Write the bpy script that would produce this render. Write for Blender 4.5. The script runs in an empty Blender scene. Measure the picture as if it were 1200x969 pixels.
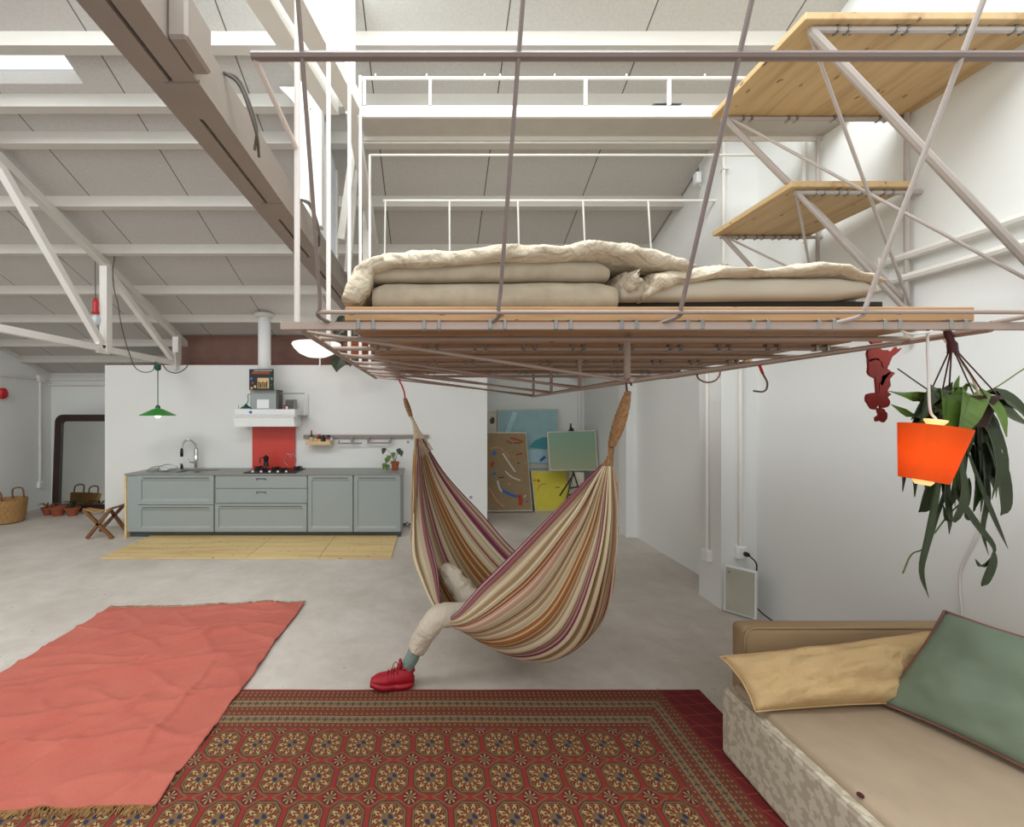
import bpy, bmesh, math, random
from mathutils import Vector, Matrix, noise
from math import pi, sin, cos, radians as R
random.seed(7)
C = bpy.context.scene
COL = C.collection
H, F, CX, CY = 1.77, 500.0, 505.0, 484.5

def at(px, py, Y):
    return Vector(((px - CX) / F * Y, Y, H - (py - CY) / F * Y))
def lin(h):
    h = h.lstrip('#')
    v = [int(h[i:i + 2], 16) / 255 for i in (0, 2, 4)]
    return tuple((c / 12.92 if c <= .04045 else ((c + .055) / 1.055) ** 2.4) for c in v) + (1,)

# ------------------------------------------------------------------ materials
class E:
    """tiny expression builder over Math nodes"""
    def __init__(s, nt, v): s.nt = nt; s.v = v
    def _op(s, op, o=None, c=None):
        n = s.nt.nodes.new('ShaderNodeMath'); n.operation = op
        for i, a in enumerate((s, o, c)):
            if a is None: continue
            a = a.v if isinstance(a, E) else a
            if isinstance(a, (int, float)): n.inputs[i].default_value = a
            else: s.nt.links.new(a, n.inputs[i])
        return E(s.nt, n.outputs[0])
    def __add__(s, o): return s._op('ADD', o)
    def __sub__(s, o): return s._op('SUBTRACT', o)
    def __mul__(s, o): return s._op('MULTIPLY', o)
    def __truediv__(s, o): return s._op('DIVIDE', o)
    def abs(s): return s._op('ABSOLUTE')
    def fract(s): return s._op('FRACT')
    def floor(s): return s._op('FLOOR')
    def lt(s, o): return s._op('LESS_THAN', o)
    def gt(s, o): return s._op('GREATER_THAN', o)
    def mx(s, o): return s._op('MAXIMUM', o)
    def mn(s, o): return s._op('MINIMUM', o)
    def atan2(s, o): return s._op('ARCTAN2', o)
    def sqrt(s): return s._op('SQRT')
    def sin(s): return s._op('SINE')

def base(name, rough=.7, metal=0.0):
    m = bpy.data.materials.new(name); m.use_nodes = True
    b = m.node_tree.nodes['Principled BSDF']
    b.inputs['Roughness'].default_value = rough
    b.inputs['Metallic'].default_value = metal
    return m, m.node_tree, b
def coords(nt, kind='Object', scale=(1, 1, 1)):
    tc = nt.nodes.new('ShaderNodeTexCoord'); mp = nt.nodes.new('ShaderNodeMapping')
    mp.inputs['Scale'].default_value = scale
    nt.links.new(tc.outputs[kind], mp.inputs[0]); return mp.outputs[0]
def noise_n(nt, vec, scale, detail=4, rough=.55):
    n = nt.nodes.new('ShaderNodeTexNoise'); n.inputs['Scale'].default_value = scale
    n.inputs['Detail'].default_value = detail; n.inputs['Roughness'].default_value = rough
    nt.links.new(vec, n.inputs['Vector']); return n.outputs['Fac']
def ramp(nt, fac, stops, interp='LINEAR'):
    r = nt.nodes.new('ShaderNodeValToRGB'); r.color_ramp.interpolation = interp
    e = r.color_ramp.elements
    while len(e) < len(stops): e.new(.5)
    for i, (p, c) in enumerate(stops):
        e[i].position = p; e[i].color = c
    nt.links.new(fac, r.inputs[0]); return r.outputs[0]
def mixc(nt, fac, a, b, mode='MIX'):
    n = nt.nodes.new('ShaderNodeMix'); n.data_type = 'RGBA'; n.blend_type = mode
    for s, v in ((n.inputs[0], fac), (n.inputs[6], a), (n.inputs[7], b)):
        if isinstance(v, E): v = v.v
        if isinstance(v, (tuple, float, int)): s.default_value = v
        else: nt.links.new(v, s)
    return n.outputs[2]
def bump(nt, b, fac, strength=.3, dist=.01):
    n = nt.nodes.new('ShaderNodeBump'); n.inputs['Strength'].default_value = strength
    n.inputs['Distance'].default_value = dist
    nt.links.new(fac.v if isinstance(fac, E) else fac, n.inputs['Height']); nt.links.new(n.outputs[0], b.inputs['Normal'])

def mat(name, col, rough=.7, metal=0., var=.06, scale=6., bmp=.0, bscale=60., emit=None, es=1., trans=0.):
    m, nt, b = base(name, rough, metal)
    c = lin(col); v = coords(nt)
    f = noise_n(nt, v, scale)
    lo = tuple(max(0, x * (1 - var)) for x in c[:3]) + (1,); hi = tuple(min(1, x * (1 + var)) for x in c[:3]) + (1,)
    nt.links.new(ramp(nt, f, [(.3, lo), (.7, hi)]), b.inputs['Base Color'])
    if bmp: bump(nt, b, noise_n(nt, v, bscale), bmp, .005)
    if emit:
        b.inputs['Emission Color'].default_value = lin(emit); b.inputs['Emission Strength'].default_value = es
    if trans: b.inputs['Transmission Weight'].default_value = trans
    return m

def cloth(name, col, scale=5., strength=.5, dist=.02, var=.04, fine=120., stretch=(1, 1, 1)):
    m, nt, b = base(name, .95)
    c = lin(col); v = coords(nt); f = noise_n(nt, v, 4)
    lo = tuple(x * (1 - var) for x in c[:3]) + (1,); hi = tuple(min(1, x * (1 + var)) for x in c[:3]) + (1,)
    nt.links.new(ramp(nt, f, [(.3, lo), (.7, hi)]), b.inputs['Base Color'])
    w = coords(nt, scale=stretch)
    n = nt.nodes.new('ShaderNodeTexNoise'); n.inputs['Scale'].default_value = scale; n.inputs['Detail'].default_value = 3; n.inputs['Distortion'].default_value = .8
    nt.links.new(w, n.inputs['Vector'])
    r1 = (E(nt, n.outputs['Fac']) - .5).abs(); r2 = (E(nt, noise_n(nt, w, scale * 2.3, 3)) - .5).abs()
    g = E(nt, noise_n(nt, v, fine, 2))
    bump(nt, b, r1 * -2 + r2 * -1 + g * .04, strength, dist); return m

def wood(name, a, bcol, axis=0, rough=.6, knots=True, s=1.):
    m, nt, b = base(name, rough)
    sc = [9 * s] * 3; sc[axis] = .9 * s
    v = coords(nt, scale=tuple(sc)); f = noise_n(nt, v, 2.2, 6, .6)
    col = ramp(nt, f, [(.3, lin(bcol)), (.5, lin(a)), (.72, tuple(min(1, x * 1.12) for x in lin(a)[:3]) + (1,))])
    if knots:
        sc2 = [6.] * 3; sc2[axis] = 3.
        vo = nt.nodes.new('ShaderNodeTexVoronoi'); vo.inputs['Scale'].default_value = 2.4
        nt.links.new(coords(nt, scale=tuple(sc2)), vo.inputs['Vector'])
        k = E(nt, vo.outputs['Distance']).lt(.11)
        col = mixc(nt, k * .8, col, lin('#6b4526'))
    nt.links.new(col, b.inputs['Base Color'])
    bump(nt, b, f, .1, .003)
    return m

M = {}
M['wall'] = mat('white_plaster', '#e6e7e4', .85, var=.015, scale=1.2, bmp=.15, bscale=25)
M['paint'] = mat('white_paint_steel', '#e6e3dd', .5, var=.02)
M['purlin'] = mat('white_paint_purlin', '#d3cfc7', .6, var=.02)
M['frame'] = mat('dusty_pink_beige_steel', '#a59185', .45, var=.03)
M['taupe'] = mat('taupe_paint_steel', '#92877e', .5, var=.04)
M['rodw'] = mat('dusty_white_steel', '#d9cfc9', .45, var=.03)
M['strut'] = mat('beige_grey_steel', '#b0a69f', .5, var=.03)
M['darkrod'] = mat('backlit_dark_steel', '#7d6e68', .45, var=.05)  # dark tone paints in the backlit shade of the front rods and rail
M['black'] = mat('black_plastic', '#151314', .45, var=.1)
M['dark'] = mat('dark_gap', '#1c1815', .8)
M['steel'] = mat('brushed_steel', '#9a9894', .3, .9)
M['chrome'] = mat('chrome', '#c9c9c8', .15, 1.)
M['cabinet'] = mat('grey_green_lacquer', '#9aa2a1', .5, var=.015)
M['cabinet_dark'] = mat('grey_green_recess', '#545c5c', .6)
M['worktop'] = mat('grey_worktop', '#898a86', .4, var=.05, scale=20)
M['red_panel'] = mat('red_lacquer', '#d04438', .35, var=.04)
M['ply_edge'] = wood('yellow_plywood', '#dcc08a', '#cfa96c', 0)
M['matwood'] = wood('pale_plywood', '#dcc08a', '#c8a66c', 0, s=.5)
M['pine'] = wood('knotty_pine', '#c9a779', '#a98257', 0, s=.55)
M['pineY'] = wood('knotty_pine_board', '#c6a87b', '#a88559', 1, s=.6)
M['planks'] = wood('reddish_pine_planks', '#b08a60', '#8c653f', 0, s=.8)
M['plank_edge'] = M['planks']
M['white'] = mat('white_enamel', '#eceeee', .35, var=.01)
M['duvet'] = cloth('cream_cotton', '#cfc1aa', 5.5, .8, .035)
M['mattress'] = mat('oatmeal_mattress', '#aa9c86', .9, var=.10, scale=14, bmp=.3, bscale=30)
M['futon'] = mat('off_white_futon', '#bfb4a1', .9, var=.03)
M['brownboard'] = mat('red_brown_board', '#77564b', .7, var=.1)
M['redtrim'] = mat('dark_red_trim', '#7c2c28', .6)
M['trouser'] = cloth('cream_trousers', '#d6cab6', 16, .6, .012, fine=300)
M['shirt'] = mat('cream_shirt', '#d8ccbb', .9, var=.03)
M['sock'] = mat('sage_sock', '#85978f', .95, var=.05, bmp=.5, bscale=300)
M['shoe'] = mat('red_suede', '#a81224', .6, var=.12, scale=30)
M['sole'] = mat('red_rubber', '#a30f22', .5, var=.05)
M['skin'] = mat('skin', '#c99b80', .6, var=.03)
M['hair'] = mat('brown_hair', '#3a261c', .8)
M['yellow_cushion'] = cloth('ochre_linen', '#cdae7e', 6, .6, .02)
M['green_cushion'] = cloth('sage_linen', '#74836f', 4, .3, .01, var=.08)
M['pink_trim'] = mat('dusty_pink_piping', '#8a5a55', .8)
M['seat'] = mat('beige_velvet', '#ab9881', .95, var=.09, scale=4, bmp=.1)
M['arm'] = mat('tan_upholstery', '#a98f6e', .95, var=.04, bmp=.1)
M['leaf'] = mat('dark_green_leaf', '#2b3a17', .4, var=.4, scale=5)
M['leaf2'] = mat('bright_green_leaf', '#57742a', .45, var=.3, scale=5)
M['stem'] = mat('green_stem', '#5d6a3c', .6)
M['terra'] = mat('terracotta', '#9a5436', .8, var=.1)
M['pot_brown'] = mat('brown_pot', '#3a2418', .7)
M['ornament'] = mat('red_ornament', '#8f241c', .5, var=.15)
M['burgundy'] = mat('burgundy_plastic', '#48121c', .4)
M['redplastic'] = mat('red_plastic', '#c02028', .4)
m_, nt_, b_ = base('orange_shade', .9); M['shade'] = m_
_tr = nt_.nodes.new('ShaderNodeBsdfTranslucent'); _tr.inputs[0].default_value = (1, .36, .045, 1); b_.inputs['Base Color'].default_value = lin('#cc5c1c')
_mx = nt_.nodes.new('ShaderNodeMixShader'); _mx.inputs[0].default_value = .45
_out = [n for n in nt_.nodes if n.type == 'OUTPUT_MATERIAL'][0]
nt_.links.new(b_.outputs[0], _mx.inputs[1]); nt_.links.new(_tr.outputs[0], _mx.inputs[2]); nt_.links.new(_mx.outputs[0], _out.inputs[0])
M['shade_cap'] = mat('cream_lamp_cap', '#f4dfa8', .6, emit='#ffd98c', es=.7)
M['bulb'] = mat('lit_bulb', '#ffffff', .4, emit='#fff4e0', es=2.5)
M['glassbulb'] = mat('glass_bulb', '#c8d2d4', .1)
M['green_enamel'] = mat('green_enamel', '#2c8a2c', .35, var=.05)
M['green_dark'] = mat('dark_green_plastic', '#0f5240', .5)
M['wire'] = mat('grey_cable', '#5c5650', .6)
M['cablew'] = mat('white_cable', '#d8d2cc', .6)
M['straw'] = mat('woven_straw', '#a98252', .9, var=.25, scale=40, bmp=.6, bscale=80)
M['brownwood'] = mat('brown_wood', '#7d5433', .6, var=.15, scale=10)
M['darkframe'] = mat('dark_brown_frame', '#2e1715', .4, var=.2)
M['mirror'] = mat('mirror_glass', '#c8ccc8', .03, 1., var=0)
M['rope'] = mat('tan_rope', '#9a7550', .95, var=.35, scale=60)
M['rope_light'] = mat('pale_cotton_string', '#cdbfa4', .95, var=.2, scale=60)
M['purple'] = mat('purple_hem', '#7b3550', .9)
M['canvas'] = mat('raw_canvas', '#cfc9b8', .9, var=.06)
M['kraft'] = mat('brown_board', '#9d8766', .9, var=.06)
M['p_blue'] = mat('pale_blue_paint', '#9cbfc3', .8, var=.08, scale=4)
M['p_teal'] = mat('teal_paint', '#4f9aa3', .8)
M['p_sky'] = mat('light_sky_paint', '#b3d2dc', .8)
M['p_yellow'] = mat('yellow_paint', '#dccf4c', .8, var=.05)
M['p_white'] = mat('white_paint', '#d9d2c0', .8)
M['p_red'] = mat('red_paint', '#bb4025', .8)
M['p_cobalt'] = mat('cobalt_paint', '#476fc0', .8)
M['p_pink'] = mat('peach_paint', '#cf9a76', .8)
M['glass'] = mat('heater_glass', '#c3c3b6', .12, .3, var=.08, scale=4)
M['brownbottle'] = mat('brown_bottle', '#4a2218', .3)
M['label'] = mat('cream_label', '#d8b988', .7)
M['wing'] = mat('frosted_pane', '#dfe4ee', .5, emit='#dde8f4', es=.05)
M['sky_pane'] = mat('daylit_pane', '#f4f8fa', .4, emit='#e4f4f6', es=3.)
M['sea'] = mat('hood_glass', '#f6fafa', .12, var=.02)

def floor_mat():
    m, nt, b = base('concrete_floor', .55)
    v = coords(nt); f = noise_n(nt, v, 1.1, 8, .62); g = noise_n(nt, v, 7, 6, .7)
    c = ramp(nt, f, [(.28, lin('#b3a99e')), (.5, lin('#c9c0b6')), (.72, lin('#d9d3cb'))])
    c = mixc(nt, .25, c, ramp(nt, g, [(.3, lin('#a1968b')), (.65, lin('#dcd6cf'))]))
    vo = noise_n(nt, v, 14, 3, .5)
    c = mixc(nt, E(nt, vo).gt(.71) * .35, c, lin('#7f756b'))
    nt.links.new(c, b.inputs['Base Color'])
    rr = ramp(nt, g, [(.3, (.4,) * 3 + (1,)), (.7, (.65,) * 3 + (1,))]); nt.links.new(rr, b.inputs['Roughness'])
    bump(nt, b, g, .08, .004); return m
def roof_mat():
    m, nt, b = base('roof_panels', .8)
    tc = nt.nodes.new('ShaderNodeTexCoord'); sp = nt.nodes.new('ShaderNodeSeparateXYZ')
    nt.links.new(tc.outputs['Object'], sp.inputs[0])
    x = E(nt, sp.outputs[0])
    line = (((x + ROOF_OFF) / 1.04).fract() - .5).abs().lt(.005)
    f = noise_n(nt, tc.outputs['Object'], 60, 3)
    c = ramp(nt, f, [(.3, lin('#bdbab5')), (.7, lin('#c8c5c0'))])
    nt.links.new(mixc(nt, line, c, lin('#5c5852')), b.inputs['Base Color'])
    bump(nt, b, f, .15, .004); return m
def linen_mat():
    m, nt, b = base('coral_linen', .95)
    v = coords(nt); f = noise_n(nt, v, 3, 5)
    w = noise_n(nt, coords(nt, scale=(1, 9, 1)), 90, 2)
    c = ramp(nt, f, [(.3, lin('#b0574a')), (.7, lin('#bd6858'))])
    c = mixc(nt, .3, c, ramp(nt, w, [(.35, lin('#a85043')), (.65, lin('#c97b6b'))]))
    nt.links.new(c, b.inputs['Base Color']); bump(nt, b, w, .25, .003); return m
def damask_mat():
    m, nt, b = base('cream_damask', .8)
    v = coords(nt); f = noise_n(nt, v, 26, 2, .5)
    c = ramp(nt, f, [(.47, lin('#b3a893')), (.53, lin('#cbc2ae'))])
    nt.links.new(c, b.inputs['Base Color']); return m
def hammock_mat():
    m, nt, b = base('striped_hammock_cotton', .9)
    tc = nt.nodes.new('ShaderNodeTexCoord'); sp = nt.nodes.new('ShaderNodeSeparateXYZ')
    nt.links.new(tc.outputs['UV'], sp.inputs[0])
    cr, tn, og, br, mv, pu, rd, pk = ('#d9cba9', '#a38a66', '#a0682f', '#7e5c40', '#9d6c66', '#7d2c55', '#963a2e', '#b8937c')
    seq = [(pu, .010), (mv, .015), (cr, .015), (tn, .02), (cr, .012), (og, .014), (rd, .006), (pk, .03), (cr, .015), (br, .014), (tn, .03),
           (cr, .025), (og, .045), (tn, .02), (cr, .02), (mv, .03), (pu, .008), (cr, .02), (tn, .03), (cr, .015),
           (og, .035), (br, .02), (cr, .03), (tn, .02), (mv, .03), (pu, .012), (cr, .025), (tn, .03), (og, .055), (cr, .02), (rd, .01), (cr, .02)]
    tot = sum(w for _, w in seq); p = 0; stops = []
    for c, w in seq[:32]: stops.append((p / tot, lin(c))); p += w
    u = E(nt, sp.outputs[1])
    c1 = ramp(nt, (u * 1.05).fract().v, stops, 'CONSTANT')
    thin = ((u * 61).fract() - .5).abs()
    c2 = mixc(nt, thin.lt(.12) * .35, c1, lin('#7a5233'))
    thin2 = ((u * 37 + .3).fract() - .5).abs()
    c3 = mixc(nt, thin2.lt(.14) * .45, c2, lin('#efe4c8'))
    nt.links.new(c3, b.inputs['Base Color'])
    bump(nt, b, (u * 190).fract(), .15, .002); return m
def rug_mat():
    # object coords: x from left edge .. right edge, y measured from far edge (negative towards the camera)
    m, nt, b = base('persian_rug_pile', .95)
    tc = nt.nodes.new('ShaderNodeTexCoord'); sp = nt.nodes.new('ShaderNodeSeparateXYZ')
    nt.links.new(tc.outputs['UV'], sp.inputs[0])
    X = E(nt, sp.outputs[0]); Y = E(nt, sp.outputs[1])      # metres: X distance from right edge, Y distance from far edge
    pw, ph = .184, .212
    red, dred, cream, tan, orange, dark, blue = [lin(h) for h in ('#7d241d', '#571517', '#a8925f', '#6f5436', '#794727', '#35211a', '#272b45')]
    nz = E(nt, noise_n(nt, tc.outputs['UV'], 9, 3)); nz2 = E(nt, noise_n(nt, tc.outputs['UV'], 150, 2))
    u = (X - .61 + pw / 2) / pw; v = (Y - .445 + ph / 2) / ph
    a = (u.fract() - .5) * pw; q = (v.fract() - .5) * ph
    wob = (nz2 - .5) * .06
    d = (a.abs() / .075).mx(q.abs() / .081).mx((a.abs() / .075 + q.abs() / .081) / 1.5) + wob
    th = a.atan2(q * .9); pet = (th * (10 / (2 * pi)) + 20).fract()
    col = mixc(nt, nz2, red, lin('#8a2d22'))
    # minor guls at the corners
    a2 = ((u + .5).fract() - .5) * pw; q2 = ((v + .5).fract() - .5) * ph
    r2 = (a2 * a2 + q2 * q2 * .7).sqrt() + wob * .05
    pet2 = ((a2.atan2(q2)) * (8 / (2 * pi)) + 20).fract()
    dm = (a2.abs() / .085 + q2.abs() / .05)
    col = mixc(nt, (dm - .93).abs().lt(.09), col, tan)
    col = mixc(nt, r2.lt(.034), col, dred)
    col = mixc(nt, r2.lt(.029) * pet2.lt(.4) * r2.gt(.012), col, lin('#94815c'))
    col = mixc(nt, r2.lt(.011), col, tan)
    # major guls
    col = mixc(nt, d.lt(1.08), col, dark)
    col = mixc(nt, d.lt(1.03), col, tan)
    col = mixc(nt, d.lt(.92), col, dark)
    col = mixc(nt, d.lt(.88), col, orange)
    col = mixc(nt, d.lt(.88) * pet.lt(.55), col, cream)
    dd = (d * 3.4 + (pet - .28).abs() * 2.2).fract()
    col = mixc(nt, d.lt(.85) * d.gt(.3) * dd.lt(.42), col, dred)
    col = mixc(nt, d.lt(.38), col, tan)
    col = mixc(nt, d.lt(.3) * (a * q).gt(.00001), col, blue)
    # borders
    B = Y; side = ((X - .245) * 1.3).lt(Y * 1.0)
    t = side.v
    mt = nt.nodes.new('ShaderNodeMix'); mt.data_type = 'FLOAT'
    nt.links.new(t, mt.inputs[0]); nt.links.new(Y.v, mt.inputs[2]); nt.links.new(((X - .245) * 1.3).v, mt.inputs[3]); T = E(nt, mt.outputs[0])
    ms = nt.nodes.new('ShaderNodeMix'); ms.data_type = 'FLOAT'
    nt.links.new(t, ms.inputs[0]); nt.links.new(X.v, ms.inputs[2]); nt.links.new(Y.v, ms.inputs[3]); S = E(nt, ms.outputs[0])
    inb = T.lt(.335)
    bc = mixc(nt, nz2, lin('#602a20'), lin('#703c2a'))
    def band(bc, t0, t1): return T.gt(t0) * T.lt(t1)
    for t0, t1 in ((.105, .16), (.235, .29)):
        k = band(bc, t0, t1)
        bc = mixc(nt, k, bc, lin('#7a6545'))
        cs = ((S / .045).fract() - .5).abs(); ct = ((T - (t0 + t1) / 2) / .055).abs()
        cross = (cs.lt(.07) * ct.lt(.4)).mx(ct.lt(.07) * cs.lt(.4))
        bc = mixc(nt, k * cross, bc, lin('#33303c'))
        bc = mixc(nt, k * ((((S / .015).fract() - .5).abs().lt(.2)) * ct.gt(.35)), bc, lin('#98805a'))
    for tc0 in (.03, .055, .088, .178, .216, .308):
        dt = ((T - tc0) / .03).abs(); ds = ((S / .03).fract() - .5).abs()
        bc = mixc(nt, (dt + ds).lt(.26), bc, lin('#8f6a3c'))
    bc = mixc(nt, T.lt(.012), bc, red)
    col = mixc(nt, inb, col, bc)
    # plain lattice on the right edge
    lat = mixc(nt, nz, lin('#5b1016'), lin('#74191b'))
    l1 = (((X + Y * .5) / .1).fract() - .5).abs().lt(.03); l2 = (((Y - X * .1) / .085).fract() - .5).abs().lt(.03)
    lat = mixc(nt, l1.mx(l2) * .7, lat, lin('#96402a'))
    col = mixc(nt, X.lt(.245), col, lat)
    nt.links.new(col, b.inputs['Base Color'])
    bump(nt, b, nz2, .4, .004); return m

# ------------------------------------------------------------------ object helpers
def wloc(o):
    v = Vector((0, 0, 0))
    while o is not None: v += Vector(o.location); o = o.parent
    return v
def obj(name, bm, m, parent=None, smooth=False, keep_uv=False, origin=None):
    me = bpy.data.meshes.new(name)
    bmesh.ops.recalc_face_normals(bm, faces=bm.faces)
    if parent is not None: off = wloc(parent)
    elif origin is not None: off = Vector(origin)
    else:
        xs = [v.co for v in bm.verts]
        off = Vector(((min(c.x for c in xs) + max(c.x for c in xs)) / 2, (min(c.y for c in xs) + max(c.y for c in xs)) / 2, min(c.z for c in xs)))
    bmesh.ops.translate(bm, vec=-off, verts=bm.verts)
    if smooth:
        for f in bm.faces: f.smooth = True
    bm.to_mesh(me); bm.free()
    for mm in (m if isinstance(m, (list, tuple)) else [m]):
        me.materials.append(M[mm] if isinstance(mm, str) else mm)
    o = bpy.data.objects.new(name, me); COL.objects.link(o)
    if parent is not None: o.parent = parent
    else: o.location = off
    return o
def tag(o, label, cat, group=None):
    o['label'] = label; o['category'] = cat
    if group: o['group'] = group
    return o
def thing(name, label, cat, loc=(0, 0, 0), group=None):
    o = bpy.data.objects.new(name, None); COL.objects.link(o); o.location = loc
    o.empty_display_size = .1
    return tag(o, label, cat, group)
def struct(name, bm, m, smooth=False, origin=None):
    o = obj(name, bm, m, smooth=smooth, origin=origin); o['kind'] = 'structure'; return o
def box(bm, x0, x1, y0, y1, z0, z1, bev=0., seg=1, rot=None):
    r = bmesh.ops.create_cube(bm, size=1.)
    vs = r['verts']
    bmesh.ops.scale(bm, vec=(abs(x1 - x0), abs(y1 - y0), abs(z1 - z0)), verts=vs)
    if rot is not None: bmesh.ops.rotate(bm, cent=(0, 0, 0), matrix=rot, verts=vs)
    bmesh.ops.translate(bm, vec=((x0 + x1) / 2, (y0 + y1) / 2, (z0 + z1) / 2), verts=vs)
    if bev:
        es = {e for v in vs for e in v.link_edges}
        bmesh.ops.bevel(bm, geom=list(es), offset=bev, segments=seg, profile=.5, affect='EDGES')
    return bm
def B(*a, **k): return box(bmesh.new(), *a, **k)
def frames(pts):
    n = len(pts); T = []
    for i in range(n):
        d = pts[min(i + 1, n - 1)] - pts[max(i - 1, 0)]
        T.append(d.normalized() if d.length > 1e-9 else Vector((0, 0, 1)))
    up = Vector((0, 0, 1)) if abs(T[0].z) < .9 else Vector((1, 0, 0))
    N = (up - T[0] * up.dot(T[0])).normalized(); out = []
    for t in T:
        N = (N - t * N.dot(t)); N = N.normalized() if N.length > 1e-6 else t.orthogonal().normalized()
        out.append((t, N, t.cross(N)))
    return out
def tube(bm, pts, r, seg=8, flat=1., square=False):
    pts = [Vector(p) for p in pts]; fr = frames(pts)
    rr = r if isinstance(r, (list, tuple)) else [r] * len(pts); rings = []
    for p, (t, n, b_), q in zip(pts, fr, rr):
        if square: ring = [p + n * q * sx + b_ * q * sy for sx, sy in ((1, 1), (-1, 1), (-1, -1), (1, -1))]
        else: ring = [p + n * q * cos(2 * pi * k / seg) + b_ * q * flat * sin(2 * pi * k / seg) for k in range(seg)]
        rings.append([bm.verts.new(v) for v in ring])
    for a, b2 in zip(rings, rings[1:]):
        m = len(a)
        for k in range(m): bm.faces.new((a[k], a[(k + 1) % m], b2[(k + 1) % m], b2[k]))
    bm.faces.new(rings[0]); bm.faces.new(list(reversed(rings[-1])))
    return bm
def TB(pts, r, **k): return tube(bmesh.new(), pts, r, **k)
def cr(pts, n=8):
    """catmull-rom through points"""
    P = [Vector(p) for p in pts]; P = [P[0] * 2 - P[1]] + P + [P[-1] * 2 - P[-2]]; out = []
    for i in range(1, len(P) - 2):
        for k in range(n):
            t = k / n; a, b, c, d = P[i - 1:i + 3]
            out.append(.5 * ((2 * b) + (c - a) * t + (2 * a - 5 * b + 4 * c - d) * t * t + (3 * b - a - 3 * c + d) * t ** 3))
    out.append(P[-2]); return out
def lathe(bm, prof, cen, seg=24, axis=None, cap=True):
    cen = Vector(cen); rings = []
    rot = Vector((0, 0, 1)).rotation_difference(Vector(axis).normalized()).to_matrix() if axis is not None else Matrix.Identity(3)
    for r, z in prof:
        rings.append([bm.verts.new(cen + rot @ Vector((r * cos(2 * pi * k / seg), r * sin(2 * pi * k / seg), z))) for k in range(seg)])
    for a, b in zip(rings, rings[1:]):
        for k in range(seg): bm.faces.new((a[k], a[(k + 1) % seg], b[(k + 1) % seg], b[k]))
    if cap:
        bm.faces.new(list(reversed(rings[0]))); bm.faces.new(rings[-1])
    return bm
def LT(*a, **k): return lathe(bmesh.new(), *a, **k)
def nz(p, s=1., seed=0.): return noise.noise(Vector((p[0] * s + seed, p[1] * s - seed, p[2] * s + seed * .5)))
def fbm(p, s, seed=0, o=3):
    v = 0; a = 1
    for i in range(o): v += a * nz(p, s * 2 ** i, seed + i * 9); a *= .5
    return v
def cushion(bm, c, thick, nu=28, nv=18, wr=.012, seed=0, pinch=.06, up=None):
    """pillow from 4 corners: TL TR BR BL (world)"""
    TL, TR, BR, BL = [Vector(p) for p in c]
    nrm = (TR - TL).cross(BL - TL).normalized(); grid = {}
    for s in (1, -1):
        for i in range(nu + 1):
            for j in range(nv + 1):
                u = i / nu; v = j / nv; edge = i in (0, nu) or j in (0, nv)
                if s == -1 and edge: grid[s, i, j] = grid[1, i, j]; continue
                # pull the sides in between corners
                uu = u + (.5 - u) * pinch * 2 * (4 * v * (1 - v)) * abs(2 * u - 1) ** 3
                vv = v + (.5 - v) * pinch * 2 * (4 * u * (1 - u)) * abs(2 * v - 1) ** 3
                p = (TL * (1 - uu) + TR * uu) * (1 - vv) + (BL * (1 - uu) + BR * uu) * vv
                h = (max(0, 1 - abs(2 * u - 1) ** 2.6) * max(0, 1 - abs(2 * v - 1) ** 2.6)) ** .5
                w = fbm((u * 3, v * 3, s), 1.6, seed) * wr * 2 + wr * sin(14 * u + 6 * v + seed) * nz((u, v, 0), 3, seed)
                p = p + nrm * (s * thick * .5 * h + (w * (h + .15)))
                grid[s, i, j] = bm.verts.new(p)
        for i in range(nu):
            for j in range(nv):
                q = [grid[s, i, j], grid[s, i + 1, j], grid[s, i + 1, j + 1], grid[s, i, j + 1]]
                bm.faces.new(q if s == 1 else q[::-1])
    rim = [grid[1, i, 0].co.copy() for i in range(nu)] + [grid[1, nu, j].co.copy() for j in range(nv)] + \
          [grid[1, i, nv].co.copy() for i in range(nu, 0, -1)] + [grid[1, 0, j].co.copy() for j in range(nv, -1, -1)]
    return bm, rim
def leaf(bm, pts, w, fold=.25, prof=None, side=None):
    pts = cr(pts, 4); fr = frames(pts); n = len(pts); rows = []
    for i, (p, (t, nn, bb)) in enumerate(zip(pts, fr)):
        u = i / (n - 1); k = (prof(u) if prof else max(.04, sin(pi * min(1, u * 1.02 + .02)) ** .7)) * w * .5
        s = side if side is not None else bb
        s = Vector(s); s = (s - t * s.dot(t)); s = s.normalized() if s.length > 1e-4 else bb
        nrm = t.cross(s)
        rows.append([bm.verts.new(p - s * k + nrm * k * fold), bm.verts.new(p), bm.verts.new(p + s * k + nrm * k * fold)])
    for a, b in zip(rows, rows[1:]):
        for k in (0, 1): bm.faces.new((a[k], a[k + 1], b[k + 1], b[k]))
    bmesh.ops.solidify
    return bm
def thick(bm, t=.0015):
    bmesh.ops.recalc_face_normals(bm, faces=bm.faces)
    bmesh.ops.solidify(bm, geom=list(bm.faces), thickness=t); return bm
def prism(bm, poly, dirv):
    """extrude planar polygon (list of Vectors) along dirv"""
    d = Vector(dirv); a = [bm.verts.new(Vector(p)) for p in poly]; b = [bm.verts.new(Vector(p) + d) for p in poly]
    n = len(a)
    try:
        bm.faces.new(a); bm.faces.new(b[::-1])
    except ValueError: pass
    for k in range(n): bm.faces.new((a[k], b[k], b[(k + 1) % n], a[(k + 1) % n]))
    return bm

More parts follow.
